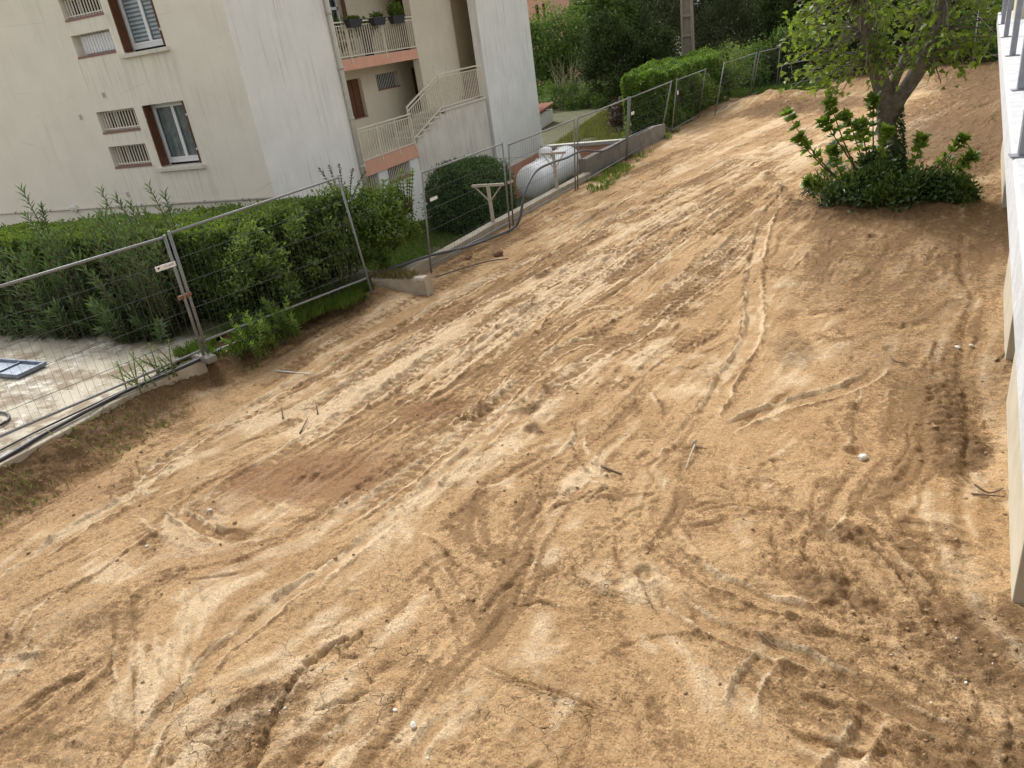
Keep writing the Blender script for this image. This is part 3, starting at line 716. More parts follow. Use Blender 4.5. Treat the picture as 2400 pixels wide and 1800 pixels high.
    crust2 = vnoise(wobx+.1*st1, woby-.1*st1, 5.1, 4, .62, 35.); Zh += .009*sstep(.53, .545, crust2)*(1-sm)*(.25+.75*patch)
    # bank up to the concrete pad on the left, spoil heaps at the far end and round the tree, falling rim at the kerb
    bank = sstep(-8.45, -9.2, X)*(1-sstep(7.2, 11.4, Y)*.85)*(1-sstep(11.2, 12.4, Y)); Zh += .33*bank
    Zh += .22*np.exp(-(((X+8.1)/.7)**2+((Y-10.9)/.5)**2))
    Zh += .45*np.exp(-(((X+3.6)/2.2)**2+((Y-35.2)/2.0)**2))*(.6+.8*vnoise(X, Y, 1.1, 3, .6, 33.))
    Zh += .28*sstep(34.5, 41., Y)*sstep(-3.5, 2.5, X)*(.5+vnoise(X, Y, .5, 3, .6, 35.))
    Zh += .55*np.exp(-(((X-4.2)/1.2)**2+((Y-25)/6)**2))*(.5+vnoise(X, Y, .9, 3, .6, 37.))
    Zh += .22*np.exp(-(((X-.75)/1.7)**2+((Y-17.1)/1.0)**2))*(.6+.8*vnoise(X, Y, 1.6, 3, .6, 39.))
    Zh -= .05*np.exp(-(((X-wall_x(Y)+.25)/.35)**2))*sstep(3., 5., Y)
    att['streak'] = np.clip(.5+.185*streak+.5*rimcol-.28*np.clip(lc, -1, 1), 0, 1); att['fresh'] = np.clip(np.maximum(fresh, .75*r*(.5+vnoise(X, Y, 5., 3, .6, 171.))), 0, 1)
    V = np.stack([X, Y, Zh], -1).reshape(-1, 3)
    i = np.arange(ny*nx).reshape(ny, nx)
    F = np.stack([i[:-1, :-1], i[:-1, 1:], i[1:, 1:], i[1:, :-1]], -1).reshape(-1, 4)
    m, nt, b = new_mat('bare_sandy_soil'); v = pos(nt)
    def at(n): return N(nt, 'ShaderNodeAttribute', attribute_name=n).outputs['Fac']
    n1 = noise(nt, .9, 6, .62, v); n2 = noise(nt, 5., 6, .65, v, .4); n3 = noise(nt, 60., 4, .7, v); n4 = noise(nt, 190., 2, .6, v)
    n5 = noise(nt, 19., 6, .72, v); n6 = noise(nt, 2.2, 6, .68, v, .6)
    def c0(x): return mathn(nt, 'SUBTRACT', x, .5)
    def add(*xs):
        t = xs[0]
        for x in xs[1:]: t = mathn(nt, 'ADD', t, x)
        return t
    def mul(x, k): return mathn(nt, 'MULTIPLY', x, k)
    stk = at('streak'); grain = add(mul(c0(n5), 1.1), mul(c0(n2), .8), mul(c0(n3), .6))
    col = mixc(nt, ramp(nt, add(n1, mul(grain, .25)), .40, .60), (.545, .360, .192), (.455, .287, .144))
    # pale dried crust, in streaks and patches with ragged edges
    pale = add(mul(at('pale'), .42), mul(c0(stk), 1.15), mul(c0(n6), 1.1), mul(grain, .55))
    col = mixc(nt, mul(ramp(nt, pale, .14, .38), .85), col, (.73, .553, .357))
    # loosened brown soil
    brn = add(mul(at('fresh'), .55), mul(at('dark'), .20), mul(c0(stk), -.85), mul(c0(n6), -.9), mul(grain, .75))
    col = mixc(nt, mul(ramp(nt, brn, .10, .34), .82), col, (.265, .158, .077))
    red = add(at('red'), mul(c0(n6), .7), mul(grain, .35))
    col = mixc(nt, mul(ramp(nt, red, .22, .75), .82), col, (.29, .158, .080))
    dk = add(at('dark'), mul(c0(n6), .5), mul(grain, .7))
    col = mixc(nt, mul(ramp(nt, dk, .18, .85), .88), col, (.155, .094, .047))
    spk = ramp(nt, n3, .54, .68)
    col = mixc(nt, mul(spk, .55), col, (.185, .110, .055))
    col = mixc(nt, mul(ramp(nt, n4, .60, .76), .45), col, (.68, .55, .39))
    # drying cracks where the crust has shrunk
    vw = N(nt, 'ShaderNodeVectorMath', operation='ADD'); nt.links.new(v, vw.inputs[0])
    nz3 = N(nt, 'ShaderNodeTexNoise'); nz3.inputs['Scale'].default_value = 6.; nt.links.new(v, nz3.inputs['Vector'])
    sc = N(nt, 'ShaderNodeVectorMath', operation='SCALE'); sc.inputs['Scale'].default_value = .30; nt.links.new(nz3.outputs['Color'], sc.inputs[0]); nt.links.new(sc.outputs[0], vw.inputs[1])
    vo = N(nt, 'ShaderNodeTexVoronoi', feature='DISTANCE_TO_EDGE'); vo.inputs['Scale'].default_value = 3.1; nt.links.new(vw.outputs[0], vo.inputs['Vector'])
    crk = mathn(nt, 'MULTIPLY', mathn(nt, 'SUBTRACT', 1.0, ramp(nt, vo.outputs['Distance'], .002, .011)), ramp(nt, mathn(nt, 'ADD', at('cracked'), mathn(nt, 'SUBTRACT', n2, .5)), .3, .6))
    col = mixc(nt, mathn(nt, 'MULTIPLY', crk, .4), col, (.16, .10, .05))
    grv = add(mul(n3, .42), mul(n5, .38), mul(n4, .20)); mr = N(nt, 'ShaderNodeMapRange'); mr.inputs['From Min'].default_value = .36; mr.inputs['From Max'].default_value = .64; mr.inputs['To Min'].default_value = 1.28; mr.inputs['To Max'].default_value = .60; nt.links.new(grv, mr.inputs['Value'])
    vs_ = N(nt, 'ShaderNodeVectorMath', operation='SCALE'); nt.links.new(col, vs_.inputs[0]); nt.links.new(mr.outputs[0], vs_.inputs['Scale']); col = vs_.outputs[0]
    nt.links.new(col, b.inputs['Base Color']); b.inputs['Roughness'].default_value = .95; b.inputs['Specular IOR Level'].default_value = .15
    hgt = mathn(nt, 'ADD', mathn(nt, 'MULTIPLY', noise(nt, 32., 6, .7, v), 1.0), mathn(nt, 'MULTIPLY', n3, .5))
    hgt = mathn(nt, 'SUBTRACT', hgt, mathn(nt, 'MULTIPLY', crk, 1.0))
    hgt = mathn(nt, 'ADD', hgt, mathn(nt, 'MULTIPLY', n5, 1.2)); bump(nt, b, hgt, 1.0, .024)
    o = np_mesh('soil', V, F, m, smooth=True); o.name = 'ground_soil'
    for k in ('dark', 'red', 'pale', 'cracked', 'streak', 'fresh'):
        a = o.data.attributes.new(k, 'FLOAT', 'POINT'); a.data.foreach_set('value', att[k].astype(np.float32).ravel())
    tag(o, 'bare tan soil of the building plot with tyre tracks', None, kind='structure')
    return X, Y, Zh, ys, nx
SX, SY, SZ, S_ys, S_nx = build_soil()
def soil_z(x, y):
    r = int(np.clip(np.searchsorted(S_ys, y), 0, len(S_ys)-1)); row = SX[r]; c = int(np.clip(np.searchsorted(row, x), 0, S_nx-1)); return float(SZ[r, c])

# ---- yard of the neighbouring building: concrete pad, sloping garden, ground beyond
def yard_z(x, y):
    z = np.where(y < 7.9, .38, 0.)
    g = np.interp(y, [7.9, 10.5, 12.6, 16, 22, 28, 31.6, 31.9, 40, 60], [.38, .22, .0, -.55, -1.15, -1.5, -1.6, -.55, -.1, 0.])
    far = np.interp(y, [7.9, 12, 20, 28, 31.6, 31.9, 40, 60], [.38, .5, -.8, -2.0, -2.05, -.5, -.1, 0.])
    t = np.clip((-8.5-x)/4.0, 0, 1); z = np.where(y < 7.9, z, g*(1-t)+far*t)
    return z
def build_yard():
    ys = np.concatenate([np.linspace(-6, 31.6, 260), np.linspace(31.75, 60, 90)]); us = np.linspace(0, 1, 120)**1.6
    U, Y = np.meshgrid(us, ys); xr = lerp_tab(ys, [(y, x-.03) for y, x in LEFT])[:, None]
    X = xr-.02-U*(34); Z = yard_z(X, Y)+.05*(vnoise(X, Y, .9, 3, .5, 51.)-.5)*sstep(7.5, 9., Y)+.012*(vnoise(X, Y, 3., 3, .5, 52.)-.5)
    Z = np.where((U < .004) & (Y > 12.4), Z-.0, Z)
    V = np.stack([X, Y, Z], -1).reshape(-1, 3); ny, nx = X.shape; i = np.arange(ny*nx).reshape(ny, nx)
    F = np.stack([i[:-1, :-1], i[1:, :-1], i[1:, 1:], i[:-1, 1:]], -1).reshape(-1, 4)
    m, nt, b = new_mat('yard_surface'); v = pos(nt)
    n1 = noise(nt, 1.3, 6, .65, v, .5); n2 = noise(nt, 4.5, 6, .7, v); n3 = noise(nt, 45., 4, .7, v)
    conc = mixc(nt, ramp(nt, n1, .44, .56), (.52, .47, .37), (.29, .25, .19))
    conc = mixc(nt, ramp(nt, mathn(nt, 'ADD', n2, mathn(nt, 'MULTIPLY', mathn(nt, 'SUBTRACT', n1, .5), .8)), .52, .64), conc, (.70, .66, .58))
    conc = mixc(nt, mathn(nt, 'MULTIPLY', ramp(nt, noise(nt, 1.7, 6, .66, pos(nt, (1, 1.4, 1))), .52, .60), .8), conc, (.23, .165, .105))
    conc = mixc(nt, mathn(nt, 'MULTIPLY', ramp(nt, n3, .52, .68), .7), conc, (.17, .135, .095))
    grass = mixc(nt, ramp(nt, n2, .35, .65), (.055, .07, .02), (.10, .085, .04))
    sep = N(nt, 'ShaderNodeSeparateXYZ'); nt.links.new(v, sep.inputs[0])
    f = ramp(nt, mathn(nt, 'ADD', sep.outputs['Y'], n1), 8.3, 8.8)
    nt.links.new(mixc(nt, f, conc, grass), b.inputs['Base Color']); b.inputs['Roughness'].default_value = .95
    bump(nt, b, mathn(nt, 'ADD', n3, n2), .7, .02)
    o = np_mesh('ground_yard', V, F, m, smooth=True)
    tag(o, 'worn concrete pad and grass of the neighbouring yard', None, kind='structure')
build_yard()
mb = MB(); R = 400
mb.quad((-R, -R, -2.6), (R, -R, -2.6), (R, R*2, -2.6), (-R, R*2, -2.6))
tag(mb.build('ground_beyond', pmat('far_ground', (.09, .10, .04), (.13, .11, .06), .3, .95, .3, 5, .05)), 'low ground reaching beyond the plot', None, kind='structure')
# slightly higher ground under the trees behind the plot
mb = MB(); mb.quad((-60, 45.9, -.15), (70, 45.9, -.15), (70, 140, .6), (-60, 140, .6)); mb.quad((4, 20, -.2), (70, 20, -.2), (70, 45.95, -.16), (9, 45.95, -.16))
tag(mb.build('ground_wood', pmat('wood_floor', (.10, .085, .045), (.07, .085, .03), 1.2, .95, .4, 8, .05)), 'shaded ground under the trees behind the plot', None, kind='structure')

# ================================================================ NEIGHBOURING APARTMENT BUILDING
XF, YG = -13.0, 14.32
bld = empty('apartment_building', (XF, YG, -2.0))
tag(bld, 'cream and white apartment block with salmon balcony bands, behind the hedge', 'building')
def part(mb, name, mat, parent=bld, bevel=0, smooth=False, label=None):
    o = mb.build(name, mat, parent, smooth, bevel)
    p = parent; off = Vector((0, 0, 0))
    while p is not None: off += p.location; p = p.parent
    o.data.transform(Matrix.Translation(-off))
    if label: o['label'] = label
    return o
def part_at(me, name, mat, parent, loc):
    """shared mesh, placed at world loc"""
    off = Vector((0, 0, 0)); p = parent
    while p is not None: off += p.location; p = p.parent
    o = link(name, me, mat, parent); o.location = Vector(loc)-off; return o
def holed(mb, f, u0, u1, v0, v1, holes, depth, rev=False):
    """wall in plane f(u,v,d) with rectangular holes (u0,u1,v0,v1) and reveals of the given depth"""
    us = sorted({u0, u1, *[h[0] for h in holes], *[h[1] for h in holes]}); vs = sorted({v0, v1, *[h[2] for h in holes], *[h[3] for h in holes]})
    us = [u for u in us if u0 <= u <= u1]; vs = [v for v in vs if v0 <= v <= v1]
    for a, b in zip(us, us[1:]):
        for c, d in zip(vs, vs[1:]):
            mu, mv = (a+b)/2, (c+d)/2
            if any(h[0] < mu < h[1] and h[2] < mv < h[3] for h in holes): continue
            mb.quad(f(a, c, 0), f(b, c, 0), f(b, d, 0), f(a, d, 0))
    for a, b, c, d in holes:
        mb.quad(f(a, c, 0), f(a, d, 0), f(a, d, depth), f(a, c, depth)); mb.quad(f(b, d, 0), f(b, c, 0), f(b, c, depth), f(b, d, depth))
        mb.quad(f(b, c, 0), f(a, c, 0), f(a, c, depth), f(b, c, depth)); mb.quad(f(a, d, 0), f(b, d, 0), f(b, d, depth), f(a, d, depth))
    return mb
ZB, ZT = -2.3, 7.3
gab = lambda u, v, d: (u, YG+d, v)
# gable: grilled openings and two windows
GR = [(-18.07, -16.69, 5.96, 6.45), (-18.08, -16.70, 5.12, 5.62), (-18.15, -16.75, 3.30, 3.82), (-18.16, -16.77, 2.41, 2.95)]
W1 = (-16.43, -15.03, 5.03, 6.50); W2 = (-16.45, -15.03, 2.32, 3.83)
part(holed(MB(), gab, -27.0, XF, ZB, ZT, GR+[W1, W2], .34), 'gable_wall', M_wall_beige)
def stack_bars(parent, me, mat, name, pts):
    for p in pts: part_at(me, name, mat, parent, p)
def bar_mesh(name, dx, dy, dz):
    return MB().box((-dx/2, -dy/2, 0), (dx/2, dy/2, dz)).mesh(name)
for k, (a, b, c, d) in enumerate(GR):
    w = part(MB().box((a-.02, YG+.335, c-.02), (b+.02, YG+.36, d+.02)), 'grille_window', M_dark)
    fr = MB(); t = .05; yy = YG+.24
    fr.box((a, yy, c+.02), (b, yy+.07, c+.02+t)); fr.box((a, yy, d-t), (b, yy+.07, d)); fr.box((a, yy, c+.02+t), (a+t, yy+.07, d-t)); fr.box((b-t, yy, c+.02+t), (b, yy+.07, d-t)); fr.box((a+.30, yy+.01, c+.02+t), (a+.36, yy+.06, d-t))
    part(fr, 'frame', M_pvc, w)
    part(MB().box((a-.0, YG-.015, c-.03), (b+.0, YG+.24, c+.02)), 'sill', M_tile, w)
    bm_ = bar_mesh('bar', .022, .022, d-c-.05)
    if k == 1:   # blocked by pale louvres
        lm = bar_mesh('louvre', .085, .02, d-c-.10)
        stack_bars(w, lm, M_pvc, 'louvre', [(a+.16+i*.105, YG+.19, c+.06) for i in range(12)])
        part(MB().box((a+.08, YG+.21, c+.03), (b-.02, YG+.235, d-.02)), 'backing', pmat('grey_board', (.45, .43, .43)), w)
    else:
        stack_bars(w, bm_, M_cream_metal, 'bar', [(a+.07+i*(b-a-.14)/12, YG+.12, c+.03) for i in range(13)])
        part(MB().box((a, YG+.105, c+.07), (b, YG+.135, c+.095)), 'crossbar', M_cream_metal, w)
M_curtain = pmat('net_curtain', (.34, .36, .36), (.22, .24, .25), 5, .9, 0)
M_blind_w = pmat('blind_white', (.66, .68, .72), (.60, .62, .66), 6, .8, 0); M_blind_g = pmat('blind_grey', (.20, .22, .26), (.16, .18, .22), 6, .8, 0)
gl, nt, b = new_mat('window_glass'); b.inputs['Base Color'].default_value = (.9, .95, .95, 1); b.inputs['Roughness'].default_value = .04; b.inputs['Transmission Weight'].default_value = 1.0; b.inputs['IOR'].default_value = 1.3
M_glass = gl
def gable_window(op, blind):
    a, b, c, d = op; w = part(MB().box((a-.03, YG+.345, c-.03), (b+.03, YG+.37, d+.03)), 'window', M_dark)
    yf = YG+.27; t = .055; fr = MB()
    fr.box((a+.02, yf, c+.06), (b-.02, yf+.06, c+.06+t*1.6)); fr.box((a+.02, yf, d-t), (b-.02, yf+.06, d)); fr.box((a+.02, yf, c+.06+t*1.6), (a+.02+t, yf+.06, d-t)); fr.box((b-.02-t, yf, c+.06+t*1.6), (b-.02, yf+.06, d-t))
    part(fr, 'frame', M_pvc, w, .006)
    m = (a+b)/2
    for s0, s1 in ((a+.02+t, m), (m, b-.02-t)):
        sh = MB(); z0, z1 = c+.06+t*1.6, d-t; q = .05; y0 = yf-.012
        sh.box((s0, y0, z0), (s1, y0+.05, z0+q)); sh.box((s0, y0, z1-q), (s1, y0+.05, z1)); sh.box((s0, y0, z0+q), (s0+q, y0+.05, z1-q)); sh.box((s1-q, y0, z0+q), (s1, y0+.05, z1-q))
        s_ = part(sh, 'sash', M_pvc, w, .005)
        part(MB().box((s0+q, y0+.022, z0+q), (s1-q, y0+.028, z1-q)), 'pane', M_glass, w)
        if blind:
            n = 13; hh = (z1-z0-2*q)/n; 
            st = MB().box((s0+q, YG+.318, 0), (s1-q, YG+.326, hh*.58)).mesh('blind_strip'); sg = MB().box((s0+q, YG+.318, 0), (s1-q, YG+.324, hh*.42)).mesh('blind_strip')
            for i in range(n):
                part_at(st, 'blind_strip', M_blind_w, w, (0, 0, z0+q+i*hh+hh*.42)); part_at(sg, 'blind_strip', M_blind_g, w, (0, 0, z0+q+i*hh))
        else:
            cu = MB(); k = 26
            P = [(s0+q+(s1-s0-2*q)*i/k, YG+.325+.012*math.sin(i*1.9+s0)) for i in range(k+1)]
            for (x0, y0_), (x1, y1_) in zip(P, P[1:]): cu.quad((x0, y0_, z0+q), (x1, y1_, z0+q), (x1, y1_, z1-q), (x0, y0_, z1-q))
            part(cu, 'curtain', M_curtain, w)
    # folded wooden shutters standing in the reveals
    for x0, x1 in ((a+.012, a+.05), (b-.05, b-.012)):
        s = MB(); s.box((x0, YG-.02, c+.03), (x1, YG+.23, d-.01)); sh = part(s, 'shutter', M_brown_wood, w, .004)
        for zz in (c+.35, d-.35): part(MB().box((x0-.004 if x0 < m else x1-.012, YG-.03, zz), (x0+.012 if x0 < m else x1+.004, YG+.015, zz+.05)), 'hinge', M_pvc, sh)
    part(MB().box((a-.12, YG-.11, c-.10), (b+.08, YG+.28, c-.005)), 'sill', M_sill, w, .012)
gable_window(W1, True); gable_window(W2, False)
# small vents, service pipe along the base of the gable
for x, z in ((-17.63, 4.20), (-18.76, 3.76), (-18.03, 1.70)):
    v = part(MB().box((x-.055, YG-.015, z-.07), (x+.055, YG, z+.07)), 'vent', M_sill, bld, .004)
    for i in range(4): part(MB().box((x-.045, YG-.021, z-.05+i*.03), (x+.045, YG-.0155, z-.038+i*.03)), 'vent_slot', M_concrete_grey, v)
cp = part(MB().tube([(-26.9, YG-.03, 1.37), (-20.3, YG-.03, 1.39), (-13.06, YG-.03, 1.39)], .028, 8), 'service_pipe', M_pipe, bld, smooth=True)
for x in (-20.34, -16.67):
    lp = part(MB().tube([(x, YG-.02, 1.41), (x, YG-.10, 1.41)], .115, 20), 'round_bulkhead_lamp', M_pvc, bld, .01)
    part(MB().tube([(x, YG-.101, 1.41), (x, YG-.135, 1.41)], [.085, .06], 20), 'lamp_glass', M_sill, lp)
for x in (-25, -23, -21.4, -19, -17.6, -15.3, -14): part(MB().box((x-.012, YG-.062, 1.355), (x+.012, YG-.001, 1.425)), 'pipe_clip', M_steel, cp)

fac = lambda u, v, d: (XF-d, u, v)
# near, blank white wall of the long side
w = MB(); w.quad(fac(YG, ZB, 0), fac(18.14, ZB, 0), fac(18.14, ZT, 0), fac(YG, ZT, 0)); w.quad((XF, 18.14, ZB), (XF-2.2, 18.14, ZB), (XF-2.2, 18.14, ZT), (XF, 18.14, ZT))
part(w, 'blank_wall', M_wall_white, label='white rain-streaked blank wall beside the balconies')
# rain pipe in the corner
rp = part(MB().tube([(XF+.075, 18.03, ZT), (XF+.075, 18.03, -1.0)], .068, 14), 'rain_pipe', M_pipe, bld, smooth=True)
for z in (5.3, 3.95, 2.65, 1.35, .35): part(MB().tube([(XF+.075, 18.03, z), (XF+.075, 18.03, z+.07)], .082, 14), 'pipe_collar', M_pipe, rp, smooth=True)
# recess: back wall with openings (lower flat and upper flat)
XB = -15.2; back = lambda u, v, d: (XB-d, u, v); k = XB/XF
zz = lambda z: 4.2-(4.2-z)*k
LW = (18.25*k, 18.95*k, zz(2.62), zz(3.66)); LG = (19.74*k, 20.99*k, zz(3.22), zz(3.66)); LD = (21.80*k, 22.75*k, 1.46, zz(3.66))
UD = (21.55*k, 22.45*k, 4.19, 6.3); UW = (17.6*k, 18.75*k, 4.9, 6.4)
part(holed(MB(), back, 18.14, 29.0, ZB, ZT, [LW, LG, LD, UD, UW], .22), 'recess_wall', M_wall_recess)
def back_panel(op, name, mat, d, label=None): return part(MB().box((XB-d-.03, op[0]-.02, op[2]-.02), (XB-d, op[1]+.02, op[3]+.02)), name, mat, label=label)
w = back_panel(LW, 'shuttered_window', M_brown_wood, .14); part(MB().box((XB-.14, LW[0], LW[2]), (XB+.02, LW[1], LW[2]+.03)), 'sill', M_tile, w)
for i in range(2): part(MB().box((XB-.139, LW[0]+.02+i*.42, LW[2]+.05), (XB-.12, LW[0]+.40+i*.42, LW[3]-.02)), 'shutter_leaf', M_brown_wood, w)
w = back_panel(LG, 'grille_window', M_dark, .2); part(MB().box((XB-.14, LG[0], LG[2]-.01), (XB+.01, LG[1], LG[2]+.03)), 'sill', M_tile, w)
stack_bars(w, bar_mesh('bar', .02, .02, LG[3]-LG[2]-.03), M_pvc, 'bar', [(XB-.08, LG[0]+.07+i*.108, LG[2]+.03) for i in range(13)])
for op, lb in ((LD, 'dark brown door of the lower flat'), (UD, 'orange-brown door of the upper flat')):
    w = back_panel(op, 'door', M_door, .15, lb); part(MB().box((XB-.149, op[0]+.1, op[2]+.1), (XB-.135, op[1]-.1, op[2]+.9)), 'door_panel', M_door, w); part(MB().box((XB-.149, op[0]+.1, op[2]+1.05), (XB-.135, op[1]-.1, op[3]-.12)), 'door_panel', M_door, w)
    part(MB().box((XB-.14, op[0]+.06, op[2]+.98), (XB-.10, op[0]+.16, op[2]+1.01)), 'handle', M_steel, w)
w = back_panel(UW, 'window', M_dark, .2); fr = MB(); a, b_, c, d = UW
for q in ((a, a+.07, c, d), (b_-.07, b_, c, d), (a, b_, c, c+.07), (a, b_, (c+d)/2-.03, (c+d)/2+.05)): fr.box((XB-.19, q[0], q[2]), (XB-.13, q[1], q[3]))
part(fr, 'frame', M_pvc, w); part(MB().box((XB-.17, a+.05, c+.05), (XB-.165, b_-.05, d)), 'pane', M_glass, w); part(MB().box((XB-.05, b_+.005, c), (XB+.02, b_+.22, d)), 'shutter', M_brown_wood, w)
# floor slabs with salmon edges
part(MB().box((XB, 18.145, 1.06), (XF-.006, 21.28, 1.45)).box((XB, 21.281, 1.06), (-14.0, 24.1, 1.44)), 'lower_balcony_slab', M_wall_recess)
part(MB().box((XF-.005, 18.15, 1.05), (XF+.02, 21.30, 1.46)), 'lower_balcony_band', M_salmon)
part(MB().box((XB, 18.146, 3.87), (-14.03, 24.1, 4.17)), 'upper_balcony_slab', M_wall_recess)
part(MB().box((-14.029, 18.15, 3.87), (-14.0, 24.1, 4.18)), 'upper_balcony_band', M_salmon)
# basement wall with grilled openings
BW = [(18.20, 18.89, .52, 1.045), (19.40, 20.74, .58, 1.045)]
bas = lambda u, v, d: (XF-.03-d, u, v)
part(holed(MB(), bas, 18.14, 21.30, ZB, 1.05, BW, .3), 'basement_wall', M_wall_white)
for a, b_, c, d in BW:
    w = part(MB().box((XF-.36, a-.02, c-.02), (XF-.33, b_+.02, d+.02)), 'grille_window', M_dark)
    part(MB().box((XF-.33, a, c), (XF+.03, b_, c+.04)), 'sill', M_tile, w); part(MB().box((XF-.33, a, c+.04), (XF-.20, b_, c+.10)), 'ledge', M_tile, w)
    n = int((b_-a)/.1); stack_bars(w, bar_mesh('bar', .022, .03, d-c-.05), M_cream_metal, 'bar', [(XF-.14, a+.06+i*(b_-a-.12)/(n-1), c+.045) for i in range(n)])
# outside stair with landing
st = MB(); prof = [(21.301, ZB), (21.301, 1.46)]
for i in range(5):
    y = 21.42+i*.43; z = 1.60+i*.135; prof += [(y, z-.14), (y, z)]
prof += [(23.55, 2.00), (23.55, 2.14), (26.75, 2.14), (26.75, ZB)]
n = len(prof); vs = [(XF, y, z) for y, z in prof]+[(-14.05, y, z) for y, z in prof]
st.add(vs, [tuple(range(n)), tuple(range(2*n-1, n-1, -1))]+[(i, i+n, (i+1) % n+n, (i+1) % n) for i in range(n)])
stair = part(st, 'stair_block', M_stair_wall)
for i in range(5): part(MB().box((-14.02, 21.38+i*.43, 1.601+i*.135), (XF+.04, 21.86+i*.43, 1.645+i*.135)), 'tread', M_sill, stair, .008)
part(MB().box((-14.02, 23.53, 2.141), (XF+.05, 26.78, 2.20)), 'landing_slab', M_sill, stair, .008)
for i in range(4): part(MB().box((-14.6, 26.80+i*.25, 2.14+i*.17), (-13.36, 27.05+i*.25, 2.30+i*.17)), 'tread', M_tile, stair)
# hatch wall behind the stair, shaded gallery wall, far white wing
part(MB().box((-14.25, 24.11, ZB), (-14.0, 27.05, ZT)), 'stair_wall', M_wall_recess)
h = part(MB().box((-14.0, 24.97, 2.7), (-13.985, 26.80, 3.56)), 'service_hatch', M_wall_recess, bld, .004); part(MB().box((-13.984, 25.87, 2.72), (-13.98, 25.89, 3.54)), 'hatch_joint', M_pipe, h)
part(MB().box((-14.6, 26.0, ZB), (-14.38, 32.0, ZT)), 'gallery_wall', M_wall_tan)
part(MB().box((-13.33, 27.08, -.66), (XF, 32.0, ZT)), 'wing_wall', M_wall_white, label='white rain-streaked wing wall beside the gas tank')
part(MB().box((-13.36, 22.5, ZB), (XF+.02, 26.7, -.9)).box((-13.36, 27.03, ZB), (XF+.025, 32.01, -.66)), 'salmon_plinth', M_salmon2)
part(MB().box((-27.2, YG-.25, ZT), (-12.75, 32.3, ZT+.25)), 'roof_slab', M_wall_white)
part(MB().box((-27.0, 31.9, ZB), (-13.4, 32.0, ZT)).box((-27.0, YG, ZB), (-26.9, 32.0, ZT)), 'rear_wall', M_wall_beige)
# railings: rails plus every single bar
M_bar = M_cream_metal
def railing(X, y0, y1, z0, z1, name, extra=()):
    r = MB().box((X-.02, y0, z1-.035), (X+.025, y1, z1)); r.box((X-.012, y0, z1-.125), (X+.012, y1, z1-.10)); r.box((X-.012, y0, z0), (X+.012, y1, z0+.03))
    for yy in (y0+.02, (y0*2+y1)/3, (y0+2*y1)/3, y1-.02): r.box((X-.015, yy-.015, z0-.20), (X+.015, yy+.015, z1-.035))
    rr = part(r, name, M_cream_metal); n = int((y1-y0)/.128)
    bm = bar_mesh('bar', .024, .024, z1-z0-.145)
    stack_bars(rr, bm, M_cream_metal, 'bar', [(X, y0+.06+i*(y1-y0-.12)/(n-1), z0+.025) for i in range(n)])
railing(-13.985, 18.2, 24.08, 4.23, 5.18, 'upper_railing')
railing(XF+.035, 18.2, 21.2, 1.49, 2.39, 'lower_railing')
sr = MB(); X = XF-.04
def slope(ya, za, yb, zb, t):
    d = Vector((0, yb-ya, zb-za)); l = d.length; d.normalize(); sr.obox((X, (ya+yb)/2, (za+zb)/2), (.022, 0, 0), d*(l/2), Vector((0, -d.z, d.y))*t)
slope(21.15, 2.57, 23.50, 3.32, .02); slope(21.15, 2.45, 23.50, 3.20, .012); slope(21.3, 1.62, 23.5, 2.32, .014)
sr.box((X-.022, 23.5, 3.30), (X+.022, 26.85, 3.34)); sr.box((X-.012, 23.5, 3.195), (X+.012, 26.8, 3.22)); sr.box((X-.012, 23.5, 2.27), (X+.012, 26.8, 2.30))
for y, a, b_ in ((21.18, 1.35, 2.58), (23.5, 2.0, 3.32), (26.8, 2.2, 3.33)): sr.box((X-.018, y-.018, a), (X+.018, y+.018, b_))
srp = part(sr, 'stair_railing', M_cream_metal)
bm = bar_mesh('bar', .024, .024, .86)
for i in range(17): y = 21.3+i*.132; part_at(bm, 'bar', M_cream_metal, srp, (X, y, 1.63+(y-21.3)*.3185))
bm = bar_mesh('bar', .024, .024, .92)
for i in range(24): part_at(bm, 'bar', M_cream_metal, srp, (X, 23.62+i*.135, 2.285))

# ================================================================ WALLS AND KERBS
def poly_wall(name, pts, width, z0, z1, mat, label, cat, bevel=.015, rough=.0):
    """wall that follows a line; z1 may be a list of heights"""
    P = [Vector((x, y, 0)) for x, y in pts]; n = len(P); zt = [z1]*n if isinstance(z1, (int, float)) else z1
    vs = []; fs = []
    for i, p in enumerate(P):
        t = (P[min(i+1, n-1)]-P[max(i-1, 0)]).normalized(); s = Vector((t.y, -t.x, 0))*width/2
        jz = rough*(random.random()-.5)
        vs += [(p.x-s.x, p.y-s.y, z0), (p.x+s.x, p.y+s.y, z0), (p.x+s.x, p.y+s.y, zt[i]+jz), (p.x-s.x, p.y-s.y, zt[i]+jz*.5)]
    for i in range(n-1):
        a, b = i*4, i*4+4
        fs += [(a, b, b+1, a+1), (a+1, b+1, b+2, a+2), (a+2, b+2, b+3, a+3), (a+3, b+3, b, a)]
    fs += [(3, 2, 1, 0), tuple(n*4-4+k for k in range(4))]
    o = MB().add(vs, fs).build(name, mat, None, False, bevel)
    return tag(o, label, cat)
def sub(pts, n):
    out = []
    for (a, b), (c, d) in zip(pts, pts[1:]):
        for i in range(n): out.append((a+(c-a)*i/n, b+(d-b)*i/n))
    return out+[pts[-1]]
poly_wall('concrete_kerb', sub([(-9.22, -2.0), (-9.22, 4.3), (-9.22, 6.2), (-8.95, 7.35)], 6), .17, -.3, .40, M_concrete, 'low concrete kerb along the pad, black cables lying on top', 'kerb', rough=.03)
